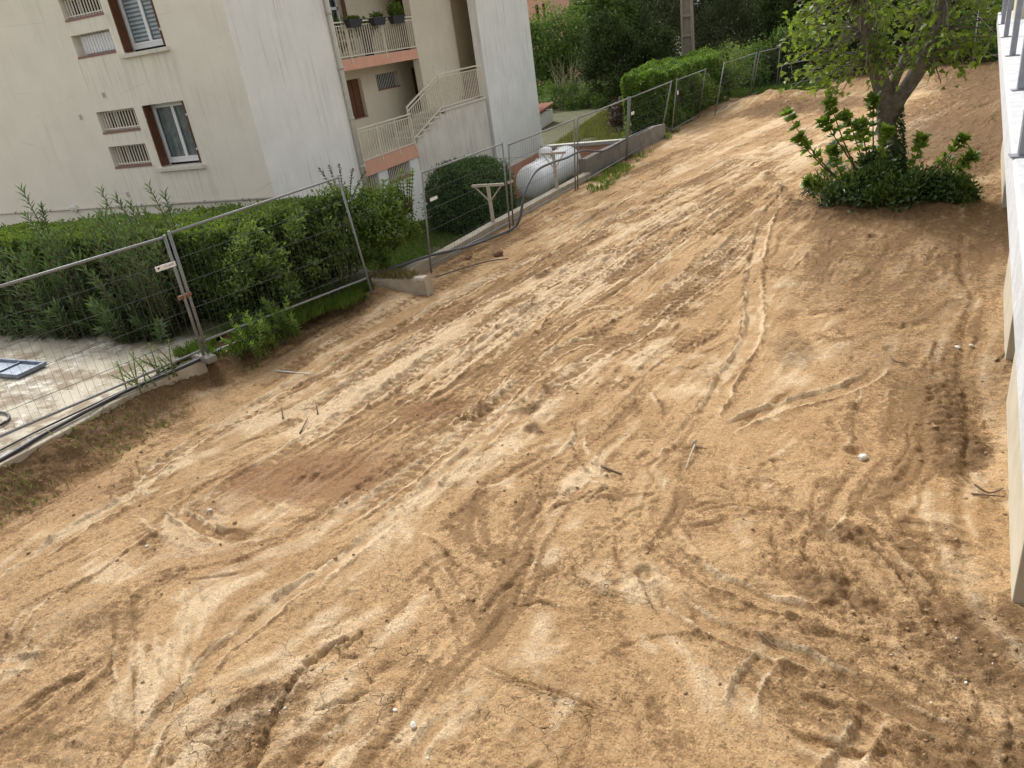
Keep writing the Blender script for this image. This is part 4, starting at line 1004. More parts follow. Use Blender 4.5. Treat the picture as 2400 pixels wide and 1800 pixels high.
poly_wall('garden_kerb_wall', sub([(-8.36, 12.1), (-8.12, 13.6), (-7.96, 15.8), (-7.72, 18.0), (-7.40, 21.35)], 5), .24, -1.6, .20, M_concrete, 'low concrete garden wall in front of the round bush and the gas tank', 'wall', rough=.015)
poly_wall('grey_retaining_wall', sub([(-7.52, 21.4), (-7.12, 24.5), (-6.66, 28.0)], 4), .22, -1.6, [.58]*8+[.50], M_concrete_grey, 'dark grey concrete wall behind the fence, right of the gas tank', 'wall', rough=.02)
blk = poly_wall('concrete_block', [(-8.35, 11.28), (-7.82, 11.32), (-7.22, 11.36)], .24, -.25, .36, M_concrete, 'weathered concrete wall stump with a chipped white end, half buried in soil', 'concrete block', .03, .03)
rw = empty('salmon_retaining_wall', (-11, 31.7, -1)); tag(rw, 'salmon garden wall with pale coping behind the gas tank', 'wall')
part(MB().box((-12.97, 31.62, -2.3), (-8.2, 31.82, -.60)), 'wall_body', M_salmon2, rw); part(MB().box((-12.97, 31.55, -.60), (-8.1, 31.90, -.45)), 'coping', M_conc_light, rw, .015)

# ================================================================ SITE FENCE
def fence_panel(b0, b1, t0, t1, label, feet=(0, 0), nv=32, hs=(.22, .42, .62, .80), lead=.16, wr=.0019, tagpos=None):
    b0, b1, t0, t1 = map(Vector, (b0, b1, t0, t1)); base = (b0+b1)/2
    root = empty('fence_panel', base); tag(root, label, 'fence panel', 'wire mesh site fence panels beside the bare plot')
    P = lambda u, v: (b0.lerp(b1, u)).lerp(t0.lerp(t1, u), v)
    v0 = lead/2.0
    part(MB().tube([b0, t0], .021, 8), 'post', M_steel, root, smooth=True); part(MB().tube([b1, t1], .021, 8), 'post', M_steel, root, smooth=True)
    part(MB().tube([P(0, .985), P(1, .985)], .019, 8), 'top_rail', M_steel, root, smooth=True); part(MB().tube([P(0, v0), P(1, v0)], .019, 8), 'bottom_rail', M_steel, root, smooth=True)
    w = MB()
    for i in range(1, nv): w.tube([P(i/nv, v0), P(i/nv, .985)], wr, 3, False)
    for v in hs:
        w.tube([P(0, v), P(1, v)], wr*1.7, 4, False)
    o = part(w, 'wire_mesh', M_wire, root); o['kind'] = 'stuff'
    for i, (bp, on) in enumerate(((b0, feet[0]), (b1, feet[1]))):
        if on:
            d = (b1-b0).normalized(); s = Vector((-d.y, d.x, 0))
            part(MB().obox(bp+Vector((0, 0, .03)), s*.24, Vector((d.x, d.y, 0))*.085, Vector((0, 0, .05))), 'foot_block', M_concrete_grey, root, .02)
    return root
def add_tag(root, c, u, v, w, h, text=None):
    u = Vector(u).normalized(); v = Vector(v).normalized(); n = u.cross(v); c = Vector(c)
    o = part(MB().obox(c, u*w/2, v*h/2, n*.002), 'name_plate', M_pvc, root); 
    if text:
        ink = pmat('plate_ink', (.05, .05, .07), (.08, .08, .10), 20, .6, 0)
        cu = bpy.data.curves.new('lettering', 'FONT'); cu.body = text; cu.size = h*.5; cu.align_x = 'CENTER'; cu.align_y = 'CENTER'
        t = bpy.data.objects.new('lettering', cu); C.objects.link(t)
        t.matrix_world = Matrix(((u.x, v.x, n.x, 0), (u.y, v.y, n.y, 0), (u.z, v.z, n.z, 0), (0, 0, 0, 1)))
        dg = bpy.context.evaluated_depsgraph_get(); me = bpy.data.meshes.new_from_object(t.evaluated_get(dg)); me.transform(t.matrix_world)
        bpy.data.objects.remove(t); me.transform(Matrix.Translation(c+n*.0035+u*w*.10)); me.materials.clear(); me.materials.append(ink)
        off = Vector((0, 0, 0)); p = o
        while p is not None: off += p.location; p = p.parent
        me.transform(Matrix.Translation(-off)); link('lettering', me, None, o)
        e = MB(); k = 16; r = h*.26; cc = c+n*.0035-u*w*.34
        e.add([cc+r*(math.cos(2*math.pi*i/k)*u+math.sin(2*math.pi*i/k)*v)*(1 if i < 11 else .45) for i in range(k)], [tuple(range(k))])
        part(e, 'emblem', ink, o)
    return o
f = fence_panel((-9.74, 4.10, .40), (-8.89, 7.37, .40), (-9.42, 4.00, 2.38), (-8.58, 7.14, 2.38), 'nearest fence panel, standing on the concrete pad at the left edge', (0, 1))
d = Vector((-8.58+9.42, 7.14-4.0, 0)).normalized()
pt = Vector((-8.89, 7.37, .40)).lerp(Vector((-8.58, 7.14, 2.38)), .79)
add_tag(f, pt-d*.13+Vector((d.y, -d.x, 0))*.03, d, Vector((.15, -.11, .99)), .30, .075, 'PROLIANS')
f2 = fence_panel((-8.87, 7.44, .38), (-8.13, 10.8, .18), (-8.62, 7.27, 2.40), (-8.56, 11.15, 2.33), 'fence panel leaning back against the hedge, left of the concrete wall stump', (0, 0), 34, lead=.30)
part(MB().tube([(-8.76, 7.17, 1.45), (-8.71, 7.36, 1.46)], .035, 8), 'coupler', pmat('rusty_steel', (.22, .10, .05), (.15, .07, .04), 40, .8, .1), f2)
g1 = fence_panel((-7.92, 12.63, 0.), (-7.57, 15.93, 0.), (-7.70, 12.62, 2.05), (-7.50, 16.0, 2.0), 'fence panel in front of the clipped round bush')
add_tag(g1, (-7.74, 12.95, 1.45), (0.1, 1, 0), (0, 0, 1), .26, .06)
g2 = fence_panel((-7.56, 16.11, 0.), (-7.23, 19.79, 0.), (-7.27, 15.83, 1.98), (-6.95, 19.46, 1.98), 'fence panel in front of the white gas tank')
part(MB().tube([(-7.44, 15.90, 1.1), (-7.40, 16.05, 1.1)], .03, 8), 'coupler', M_wood_post, g2)
g3 = fence_panel((-7.20, 19.90, 0.), (-6.92, 23.9, 0.), (-6.89, 19.56, 1.98), (-6.56, 23.45, 1.98), 'fence panel in front of the dark grey concrete wall, near half')
g4 = fence_panel((-6.92, 24.05, 0.), (-6.80, 28.3, 0.), (-6.52, 23.5, 1.98), (-6.15, 27.6, 1.98), 'fence panel at the near end of the far hedge')
add_tag(g4, (-6.60, 23.95, 1.45), (0.1, 1, 0), (0, 0, 1), .26, .09)
g5 = fence_panel((-6.54, 28.96, 0.), (-6.24, 32.7, 0.), (-6.05, 28.0, 1.98), (-5.72, 31.7, 1.95), 'fence panel bent into the far hedge')
add_tag(g5, (-6.12, 28.35, 1.5), (0.1, 1, 0), (0, 0, 1), .16, .14)
g6 = fence_panel((-5.57, 32.66, .05), (-4.85, 37.4, .05), (-5.15, 32.6, 2.03), (-4.40, 36.6, 2.03), 'fence panel at the far end of the far hedge')
g7 = fence_panel((-4.78, 37.7, .05), (-3.90, 39.9, .05), (-4.30, 36.8, 2.03), (-3.62, 38.6, 2.03), 'farthest fence panel, left of the fig tree in front of dark trees')
g8 = fence_panel((4.05, 38.6, .5), (6.6, 39.6, .5), (4.1, 39.2, 2.5), (6.6, 40.2, 2.5), 'fence panel far behind the fig tree beside the white balcony')
g9 = fence_panel((-3.85, 40.0, .05), (-.6, 41.6, .4), (-3.6, 39.4, 1.2), (-.5, 41.2, 1.3), 'low sagging fence panel behind the far soil heap')

# ================================================================ GAS TANK
tk = empty('gas_tank', (-10.0, 24.9, -1.2)); tag(tk, 'white horizontal gas tank in the sunken yard behind the fence', 'gas tank')
def tank():
    xc, zc, r, y0, y1 = -10.0, -.36, .57, 23.25, 26.75; n = 40; prof = []
    for i in range(10): a = math.pi/2*i/9; prof.append((y0-.34*math.cos(a)*1.0, r*math.sin(a)))
    prof += [(y0+(y1-y0)*i/6, r) for i in range(1, 6)]
    for i in range(10): a = math.pi/2*(1-i/9); prof.append((y1+.34*math.cos(a), r*math.sin(a)))
    V = []; F = []
    for y, rr in prof:
        for j in range(n): q = 2*math.pi*j/n; V.append((xc+max(rr, .002)*math.cos(q), y, zc+max(rr, .002)*math.sin(q)))
    for i in range(len(prof)-1):
        for j in range(n): F.append((i*n+j, (i+1)*n+j, (i+1)*n+(j+1) % n, i*n+(j+1) % n))
    part(MB().add(V, F), 'tank_body', M_tank, tk, smooth=True)
    hood = MB(); hood.tube([(xc, 24.75, zc+r-.08), (xc, 24.75, zc+r+.16), (xc, 24.75, zc+r+.27), (xc, 24.75, zc+r+.31)], [.25, .25, .21, .08], 28)
    hd = part(hood, 'valve_hood', M_tank, tk, smooth=True, bevel=0)
    part(MB().box((xc+.22, 24.65, zc+r+.0), (xc+.28, 24.85, zc+r+.07)), 'hood_latch', M_rubber, hd)
    for yy in (23.8, 26.2): part(MB().box((xc-.35, yy-.06, -1.5), (xc+.35, yy+.06, zc-r*.72)), 'saddle', M_concrete_grey, tk)
    for yy in (23.4, 25.0, 26.6): part(MB().tube([(xc+(r+.002)*math.cos(2*math.pi*i/40), yy, zc+(r+.002)*math.sin(2*math.pi*i/40)) for i in range(41)], .008, 5, False), 'weld_seam', M_tank, tk, smooth=True)
    for yy in (23.9, 26.0): part(MB().tube([(xc, yy-.07, zc+r-.01), (xc, yy-.07, zc+r+.07), (xc, yy+.07, zc+r+.07), (xc, yy+.07, zc+r-.01)], .014, 6), 'lifting_lug', M_tank, tk)
    part(MB().tube([(xc-.3, 24.2, zc+r+.1), (-12.2, 24.0, zc+r+.18), (-12.9, 24.0, zc+r+.18)], .012, 6), 'feed_pipe', M_wood_post, tk); 
tank()
for (x, y, z, h, wd, lb) in ((-7.95, 15.85, .20, .88, .42, 'T-shaped washing line post in front of the clipped round bush'), (-7.60, 19.35, .20, .94, .36, 'T-shaped washing line post in front of the white gas tank')):
    r = empty('washing_line_post', (x, y, z)); tag(r, lb, 'post', 'washing line posts on the garden wall')
    part(MB().box((x-.035, y-.035, z-.1), (x+.035, y+.035, z+h-.03)), 'upright', M_wood_post, r, .004); part(MB().box((x-wd, y-.03, z+h-.03), (x+wd, y+.03, z+h+.03)), 'crossbar', M_wood_post, r, .004)
    for s in (-1, 1): part(MB().tube([(x+s*.035, y, z+h*.60), (x+s*wd*.82, y, z+h-.03)], .016, 6), 'brace', M_wood_post, r)
# small shed behind the building
sh = empty('garden_shed', (-14.4, 36, -.8)); tag(sh, 'little white shed with red roof tiles behind the white wing', 'shed')
part(MB().box((-16.5, 36, -.9), (-14.7, 38, .42)), 'wall', M_wall_white, sh)
rt_ = part(MB().add([(-16.6, 35.95, .40), (-14.62, 35.95, .44), (-14.62, 38.1, .70), (-16.6, 38.1, .66)], [(0, 1, 2, 3)]).add([(-16.6, 35.95, .36), (-14.62, 35.95, .40), (-14.62, 38.1, .66), (-16.6, 38.1, .62)], [(3, 2, 1, 0)]), 'roof', M_rooftile, sh)
for i in range(12): part(MB().tube([(-16.8+i*.19, 35.92, .42+i*.004), (-16.8+i*.19, 38.1, .70)], .07, 8), 'roof_tile', M_rooftile, rt_, smooth=True)
# salmon house seen between wing and trees
hs_ = empty('salmon_house', (-24, 62, 0)); tag(hs_, 'salmon coloured house far behind, between the white wing and the trees', 'house')
hx0, hx1, hy = -29.0, -23.3, 62.0
part(holed(MB(), lambda u, v, d: (u, hy+d, v), hx0, hx1, -1, 10, [(-24.55, -24.25, 1.0, 6.0), (-23.95, -23.72, 1.0, 6.0), (-27.5, -26.3, 1, 3.2), (-27.5, -26.3, 4.3, 6.2)], .3).quad((hx1, hy, -1), (hx1, hy+8, -1), (hx1, hy+8, 10), (hx1, hy, 10)), 'wall', M_salmon, hs_)
for q in ((-24.55, -24.25, 1.0, 6.0), (-23.95, -23.72, 1.0, 6.0), (-27.5, -26.3, 1, 3.2), (-27.5, -26.3, 4.3, 6.2)): part(MB().box((q[0], hy+.3, q[2]), (q[1], hy+.34, q[3])), 'window', M_dark, hs_)
part(MB().add([(hx0-.4, hy-.4, 10), (hx1+.4, hy-.4, 10), (hx1+.4, hy+8.4, 10), (hx0-.4, hy+8.4, 10), ((hx0+hx1)/2, hy+4, 11.6)], [(0, 1, 4), (1, 2, 4), (2, 3, 4), (3, 0, 4), (3, 2, 1, 0)]), 'roof', M_rooftile, hs_)
# concrete utility pole with ladder-like recesses
pl = empty('utility_pole', (-8.05, 40, 0)); tag(pl, 'brown concrete utility pole with recessed steps behind the far hedge', 'utility pole')
px, py, hw_ = -8.05, 40.0, .275
for s in (-1, 1): part(MB().add([(px+s*hw_-.055, py-.16, -.5), (px+s*hw_+.055, py-.16, -.5), (px+s*hw_+.055, py+.16, -.5), (px+s*hw_-.055, py+.16, -.5), (px+s*(hw_-.10)-.05, py-.12, 10), (px+s*(hw_-.10)+.05, py-.12, 10), (px+s*(hw_-.10)+.05, py+.12, 10), (px+s*(hw_-.10)-.05, py+.12, 10)], [(0, 3, 2, 1), (4, 5, 6, 7), (0, 1, 5, 4), (1, 2, 6, 5), (2, 3, 7, 6), (3, 0, 4, 7)]), 'flange', M_pole, pl)
part(MB().add([(px-hw_+.05, py-.02, -.5), (px+hw_-.05, py-.02, -.5), (px+hw_-.05, py+.05, -.5), (px-hw_+.05, py+.05, -.5), (px-hw_+.15, py-.02, 10), (px+hw_-.15, py-.02, 10), (px+hw_-.15, py+.05, 10), (px-hw_+.15, py+.05, 10)], [(0, 3, 2, 1), (4, 5, 6, 7), (0, 1, 5, 4), (1, 2, 6, 5), (2, 3, 7, 6), (3, 0, 4, 7)]), 'web', M_pole, pl)
for i in range(11):
    z = .3+i*.87; q = hw_-.05-.01*z; part(MB().box((px-q, py-.13, z), (px+q, py-.021, z+.12)), 'rung', M_pole, pl)

# ================================================================ OWN BUILDING ON THE RIGHT
ob = empty('white_building', (1.5, 8, 0)); tag(ob, 'white building edge at the right with a coated balcony slab and grey railing posts', 'building')
sx = lambda y: .16+.112*y
ya, yb = -2.5, 15.3
part(MB().add([(sx(ya), ya, 3.27), (sx(ya)+3.5, ya, 3.27), (sx(yb)+3.5, yb, 3.27), (sx(yb), yb, 3.27), (sx(ya), ya, 3.45), (sx(ya)+3.5, ya, 3.45), (sx(yb)+3.5, yb, 3.45), (sx(yb), yb, 3.45)], [(0, 3, 2, 1), (4, 5, 6, 7), (0, 1, 5, 4), (1, 2, 6, 5), (2, 3, 7, 6), (3, 0, 4, 7)]), 'balcony_slab', M_whitecoat, ob, .012)
rp_ = MB(); M_post = pmat('grey_painted_post', (.26, .265, .30), (.20, .205, .23), 12, .45, .05, 60, metallic=.2)
for y, x in ((3.76, .62), (5.82, .89), (8.03, 1.13), (10.12, 1.34), (12.27, 1.57), (14.5, 1.84)):
    p = part(MB().box((x-.021, y-.021, 3.458), (x+.021, y+.021, 4.55)), 'railing_post', M_post, ob, .003)
    part(MB().box((x-.05, y-.035, 3.4515), (x+.05, y+.035, 3.4575)), 'base_plate', M_post, p)
part(MB().tube([(.07, -1, 4.57), (1.86, 14.7, 4.57)], .025, 8), 'handrail', M_post, ob, smooth=True)
for y0, y1 in ((-2.5, 3.2), (5.08, 8.32), (9.42, 11.85), (16.3, 21.0)):
    a, b_ = wall_x(y0), wall_x(y1)
    if y0 > 12:  part(MB().add([(a, y0, -.6), (a+.35, y0, -.6), (b_+.35, y1, -.6), (b_, y1, -.6), (a, y0, 3.27), (a+.35, y0, 3.27), (b_+.35, y1, 3.27), (b_, y1, 3.27)], [(0, 3, 2, 1), (4, 5, 6, 7), (0, 1, 5, 4), (1, 2, 6, 5), (2, 3, 7, 6), (3, 0, 4, 7)]), 'wall_pier', M_plinth, ob); continue
    part(MB().add([(a, y0, -.6), (a+.35, y0, -.6), (b_+.35, y1, -.6), (b_, y1, -.6), (a, y0, 3.268), (a+.35, y0, 3.268), (b_+.35, y1, 3.268), (b_, y1, 3.268)], [(0, 3, 2, 1), (4, 5, 6, 7), (0, 1, 5, 4), (1, 2, 6, 5), (2, 3, 7, 6), (3, 0, 4, 7)]), 'wall_pier', M_plinth, ob, .01)
part(MB().quad((wall_x(-3)+1.6, -3, -.6), (wall_x(22)+1.6, 22, -.6), (wall_x(22)+1.6, 22, 3.268), (wall_x(-3)+1.6, -3, 3.268)), 'inner_wall', M_plinth, ob)
part(MB().box((1.78, 12.9, 3.452), (4.5, 13.1, 3.9)), 'terrace_wall', M_plinth, ob); part(MB().box((1.76, 12.86, 3.902), (4.5, 13.14, 3.97)), 'coping', M_rooftile, ob)

# ================================================================ HOSES, TRAY, BALCONY THINGS
def curve_pts(pts, n=8):
    P = [Vector(p) for p in pts]; out = []
    for i in range(len(P)-1):
        p0 = P[max(i-1, 0)]; p1 = P[i]; p2 = P[i+1]; p3 = P[min(i+2, len(P)-1)]
        for j in range(n):
            t = j/n; out.append(.5*((2*p1)+(-p0+p2)*t+(2*p0-5*p1+4*p2-p3)*t*t+(-p0+3*p1-3*p2+p3)*t**3))
    return out+[P[-1]]
def hose(name, pts, r, mat, label, cat, group=None):
    o = MB().tube(curve_pts(pts), r, 8).build(name, mat, None, True); return tag(o, label, cat, group)
hose('cable', [(-9.20, 2.5, .43), (-9.22, 4.35, .43), (-9.27, 4.9, .43), (-9.26, 5.5, .43), (-9.20, 6.2, .43), (-9.00, 6.9, .43), (-8.86, 7.40, .44), (-8.66, 7.95, .46), (-8.62, 8.6, .33), (-8.7, 9.6, .3), (-8.66, 10.6, .2)], .026, M_rubber, 'thick black cable lying on the concrete kerb', 'cable')
hose('cable', [(-9.60, 2.5, .405), (-9.56, 4.55, .405), (-9.52, 5.12, .405), (-9.34, 5.95, .42), (-9.16, 6.6, .435), (-8.98, 7.2, .44), (-8.80, 7.7, .46), (-8.5, 8.15, .40), (-8.4, 8.6, .15)], .014, M_rubber, 'thin black cable on the pad just behind the kerb', 'cable')
hose('hose', [(-8.42, 11.0, .42), (-8.45, 11.7, .36), (-8.33, 12.3, .30), (-8.05, 13.0, .27), (-7.75, 13.9, .16), (-7.6, 15.0, .06), (-7.45, 15.85, .04), (-7.30, 16.0, .25), (-7.22, 16.25, .75), (-7.15, 16.9, 1.12), (-7.05, 17.8, 1.16), (-7.0, 18.7, 1.10), (-6.98, 19.9, 1.06), (-6.95, 21.0, .85), (-7.05, 22.2, .66), (-7.05, 24.2, .60), (-6.85, 26.5, .58), (-6.7, 28.0, .45), (-6.5, 29.2, .05)], .030, M_hose, 'dark blue hose looping over the fence past the gas tank', 'hose')
hose('cable', [(-7.62, 12.3, .03), (-7.2, 12.9, .04), (-6.9, 13.3, .03), (-6.55, 13.5, .02)], .012, M_rubber, 'short black cable end on the soil beside the wall stump', 'cable')
hose('cable_coil', [(-10.75+.0+.42*math.cos(a), 5.05+.30*math.sin(a), .405+.012*(a/6.28)) for a in np.linspace(0, 6.6, 22)], .017, M_rubber, 'loop of black cable on the concrete pad at the left edge', 'cable')
tr = empty('metal_tray', (-12.3, 6.6, .41)); tag(tr, 'blue-grey metal tray lying on the concrete pad', 'tray')
M_tray = pmat('blue_grey_metal', (.24, .29, .36), (.18, .21, .26), 8, .4, .05, 40, metallic=.5)
part(MB().box((-13.6, 6.33, .405), (-11.82, 6.80, .42)), 'bottom', M_tray, tr)
for lo, hi in (((-13.6, 6.31, .405), (-11.80, 6.345, .47)), ((-13.6, 6.785, .405), (-11.80, 6.82, .47)), ((-11.835, 6.346, .405), (-11.80, 6.784, .47)), ((-12.45, 6.346, .42), (-12.42, 6.784, .45))): part(MB().box(lo, hi), 'rim', M_tray, tr, .004)

# ================================================================ VEGETATION
def unit(a): return a/np.maximum(np.linalg.norm(a, axis=-1, keepdims=True), 1e-9)
def leaf_mesh(P, D, Nn, L, W, fold=.25, droop=.0):
    """one folded rhombic leaf (two triangles) per point; P base, D axis, Nn rough normal"""
    n = len(P); D = unit(D); S = unit(np.cross(D, Nn)); U = np.cross(S, D)
    L = np.broadcast_to(L, (n,))[:, None]; W = np.broadcast_to(W, (n,))[:, None]
    mid = P+D*L*.45; V = np.stack([P, mid+S*W*.5+U*W*fold, P+D*L-U*L*droop, mid-S*W*.5+U*W*fold], 1).reshape(-1, 3)
    i = np.arange(n)[:, None]*4; F = np.concatenate([i+np.array([[0, 1, 2]]), i+np.array([[0, 2, 3]])], 1).reshape(-1, 3)
    return V, F
FIG = np.array([(0, 0), (.16, .06), (.42, .16), (.30, .30), (.50, .52), (.22, .50), (.20, .74), (0, 1.0), (-.20, .74), (-.22, .50), (-.50, .52), (-.30, .30), (-.42, .16), (-.16, .06)])
FIGT = [(0, 1, 2), (0, 2, 3), (3, 4, 5), (0, 3, 5), (0, 5, 9), (0, 9, 11), (5, 6, 9), (6, 8, 9), (6, 7, 8), (9, 10, 11), (11, 12, 13), (0, 11, 13)]
def fig_mesh(P, D, Nn, L):
    n = len(P); D = unit(D); S = unit(np.cross(D, Nn)); U = np.cross(S, D); L = np.broadcast_to(L, (n,))[:, None, None]
    q = FIG[None]; curl = (-.28*q[..., 1:]**2+.35*np.abs(q[..., :1])-.12)
    V = P[:, None]+L*(S[:, None]*q[..., :1]*1.05+D[:, None]*q[..., 1:]+U[:, None]*curl)
    F = (np.arange(n)[:, None, None]*14+np.array(FIGT)[None]).reshape(-1, 3); return V.reshape(-1, 3), F
def rdir(n):
    return unit(rng.normal(size=(n, 3)))
def cloud(n, blobs, shell=.55, clumps=40, cs=.35):
    """leaf base points through a set of ellipsoid blobs (cx,cy,cz,rx,ry,rz,weight); returns points, outward normals, clump tint"""
    b = np.array(blobs, float); w = b[:, 6]/b[:, 6].sum(); out = []; nor = []; tint = []
    k = rng.choice(len(b), clumps, p=w); d = rdir(clumps); d[:, 2] = np.where(d[:, 2] < -.5, -d[:, 2]*.6, d[:, 2]); d = unit(d)
    r = shell+(1-shell)*rng.random(clumps)**.6; cc = b[k, :3]+d*b[k, 3:6]*r[:, None]; ct = rng.random(clumps)*.55+.25*(d[:, 2]*.5+.5)
    size = cs*(.55+.9*rng.random(clumps)); pick = rng.integers(0, clumps, n); off = rng.normal(size=(n, 3))*.42
    P = cc[pick]+off*size[pick][:, None]*b[k[pick], 3:6].mean(1)[:, None]
    nn = unit(d[pick]+unit(off)*.9); return P, nn, np.clip(ct[pick]+rng.normal(size=n)*.14, 0, 1), cc
def fol(name, P, nn, tint, L, W, mat, parent, up=.3, spread=1.0, fold=.25, droop=.1):
    n = len(P); D = unit(nn*.7+rdir(n)*spread+np.array([0, 0, up])); Nn = unit(nn+rdir(n)*.6+np.array([0, 0, .5]))
    V, F = leaf_mesh(P, D, Nn, L*(.7+.6*rng.random(n)), W*(.7+.6*rng.random(n)), fold, droop)
    return np_mesh(name, V-np.array(parent.location)[None], F, mat, parent, np.repeat(tint, 2))
L_hedge = leafmat('hedge_leaf', (.036, .066, .013), (.21, .295, .055), .4)
L_hedge2 = leafmat('far_hedge_leaf', (.050, .100, .012), (.19, .31, .035), .35)
L_oleander = leafmat('oleander_leaf', (.028, .056, .020), (.15, .225, .075), .25, .45)
L_bush = leafmat('bush_leaf', (.026, .062, .014), (.13, .23, .045), .2)
L_fig = leafmat('fig_leaf', (.075, .125, .016), (.27, .36, .05), .45, .5)
L_ivy = leafmat('ivy_leaf', (.018, .046, .012), (.095, .165, .038), .15, .35)
L_dark = leafmat('evergreen_leaf', (.014, .027, .008), (.065, .092, .024), .15, .75, .15)
L_olive = leafmat('grey_green_leaf', (.038, .054, .026), (.125, .155, .078), .2, .7, .2)
L_mid = leafmat('tree_leaf', (.036, .076, .018), (.16, .25, .055), .35, .6, .25)
L_grass = leafmat('grass_blade', (.06, .11, .018), (.22, .32, .06), .4)
L_dry = leafmat('dry_grass_blade', (.17, .14, .06), (.36, .30, .15), .3)
L_brown = leafmat('reddish_leaf', (.04, .022, .010), (.13, .085, .035), .15)

# ---- clipped hedge along the yard
def box_hedge(name, corners, z0, z1, n, L, W, mat, label, cat='hedge', lump=.14, stems=True, core=True, zfun=None):
    """corners: four (x,y) of the plan"""
    c = np.array(corners, float); root = empty(name, (*c.mean(0), z0)); tag(root, label, cat)
    def pt(u, v): return (c[0]*(1-u)[:, None]+c[1]*u[:, None])*(1-v)[:, None]+(c[3]*(1-u)[:, None]+c[2]*u[:, None])*v[:, None]
    e1 = np.linalg.norm(c[1]-c[0]); e2 = np.linalg.norm(c[3]-c[0]); h = z1-z0
    area = np.array([e1*e2, e1*h, e2*h, e2*h, e1*h*.25]); k = rng.choice(5, n, p=area/area.sum()); u = rng.random(n); v = rng.random(n); q = rng.random(n)
    u = np.where(k == 2, 0, np.where(k == 3, 1, u)); v = np.where(k == 1, 0, np.where(k == 4, 1, v)); zf = np.where(k == 0, 1, q**.62)
    xy = pt(u, v); cen = c.mean(0); zc = z0+h*zf
    nn = np.zeros((n, 3)); nn[k == 0, 2] = 1; d1 = unit(np.append(c[1]-c[0], 0)[None])[0]; d2 = unit(np.append(c[3]-c[0], 0)[None])[0]
    nn[k == 1] = -d2; nn[k == 4] = d2; nn[k == 2] = -d1; nn[k == 3] = d1
    lm = (vnoise(xy[:, 0]+zc*.7, xy[:, 1]-zc*.6, 1.5, 3, .55, 61.)-.5)*2*lump
    edge = np.minimum(np.minimum(u, 1-u)*e1, np.minimum(v, 1-v)*e2); rnd = np.where(k == 0, -.16*np.exp(-edge/.18), 0)-np.where(k > 0, 0, 0)
    P = np.column_stack([xy, zc])+nn*(lm-np.abs(rng.normal(size=n))*.07)[:, None]; P[:, 2] += rnd; ins = np.where(k > 0, .14*np.exp(-(1-zf)*h/.16), 0); P -= nn*ins[:, None]
    cl = vnoise(P[:, 0]*1.+P[:, 2], P[:, 1]*1.-P[:, 2]*.5, 3.2, 2, .5, 63.)
    tint = np.clip((cl-.2)*.9+rng.normal(size=n)*.16+np.where(k == 0, .10, 0), 0, 1)
    fol('foliage', P, nn, tint, L, W, mat, root, .25, .8)
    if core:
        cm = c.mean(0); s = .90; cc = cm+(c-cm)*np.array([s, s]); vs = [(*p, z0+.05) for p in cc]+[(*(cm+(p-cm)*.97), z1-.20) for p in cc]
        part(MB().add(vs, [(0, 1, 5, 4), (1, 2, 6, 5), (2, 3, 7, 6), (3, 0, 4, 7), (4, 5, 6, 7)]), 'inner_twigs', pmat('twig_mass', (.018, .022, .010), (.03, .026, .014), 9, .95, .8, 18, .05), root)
    sm = MB()
    for i in range(int(5*e1*e2**.5)):
        p = pt(np.array([random.random()]), np.array([.22+.7*random.random()]))[0]; a = random.random()*6.28; sm.tube([(p[0], p[1], z0-.1), (p[0]+.06*math.cos(a), p[1]+.06*math.sin(a), z0+h*.45), (p[0]+.2*math.cos(a), p[1]+.2*math.sin(a), z1-.12)], [.018, .013, .006], 5)
    if stems: part(sm, 'stems', M_stem, root)
    return root
box_hedge('clipped_hedge', [(-17.8, 8.65), (-9.55, 8.95), (-8.95, 11.75), (-17.8, 10.15)], .25, 1.93, 56000, .085, .042, L_hedge, 'long dark green clipped hedge along the gable of the apartment block', lump=.10)
# ragged pittosporum end and sprigs standing out of the hedge
def sprig_plant(name, base, stems, label, cat, mat, leafL, leafW, per=34, whorl=3, droop=.15, stem_mat=None, tip=True, lead=.35, up=.45):
    root = empty(name, base); tag(root, label, cat); sm = MB(); Ps = []; Ds = []; Ns = []; T = []
    for (bx, by, bz, tx, ty, tz, cur) in stems:
        b = Vector((bx, by, bz)); t = Vector((tx, ty, tz)); m = b.lerp(t, .5)+Vector((0, 0, cur)); pts = [b*(1-s)**2+m*2*s*(1-s)+t*s*s for s in np.linspace(0, 1, 7)]
        sm.tube(pts, [.011*(1-.75*i/6)+.002 for i in range(7)], 5); tn = rng.random()*.5
        for j in range(per):
            s = lead+(1-lead)*(j//whorl+.5)/math.ceil(per/whorl); p = b*(1-s)**2+m*2*s*(1-s)+t*s*s; d = ((m-b)*(1-s)+(t-m)*s).normalized()
            a = (j % whorl)*2*math.pi/whorl+(j//whorl)*1.05+random.random()*.5; o1 = d.orthogonal().normalized(); o2 = d.cross(o1); o = o1*math.cos(a)+o2*math.sin(a)
            Ps.append(p); Ds.append(o*(1-.55*s*s)+d*(up+.5*s)); Ns.append(d-o*.4+Vector((0, 0, .3))); T.append(min(1, max(0, tn+.35*s+random.gauss(0, .12))))
    n = len(Ps); V, F = leaf_mesh(np.array(Ps), np.array(Ds), np.array(Ns), leafL*(.7+.5*rng.random(n)), leafW*(.8+.4*rng.random(n)), .18, droop)
    part(sm, 'stems', stem_mat or M_stem, root, smooth=True); np_mesh('foliage', V-np.array(base)[None], F, mat, root, np.repeat(T, 2)); return root
def stems_for(n, x0, x1, y0, y1, zb, h0, h1, lean=.35):
    out = []
    for i in range(n):
        x = x0+(x1-x0)*random.random(); y = y0+(y1-y0)*random.random(); h = h0+(h1-h0)*random.random(); a = random.random()*6.28; l = lean*random.random()
        out.append((x, y, zb, x+l*math.cos(a), y+l*math.sin(a)-.12, zb+h, .1*h))
    return out
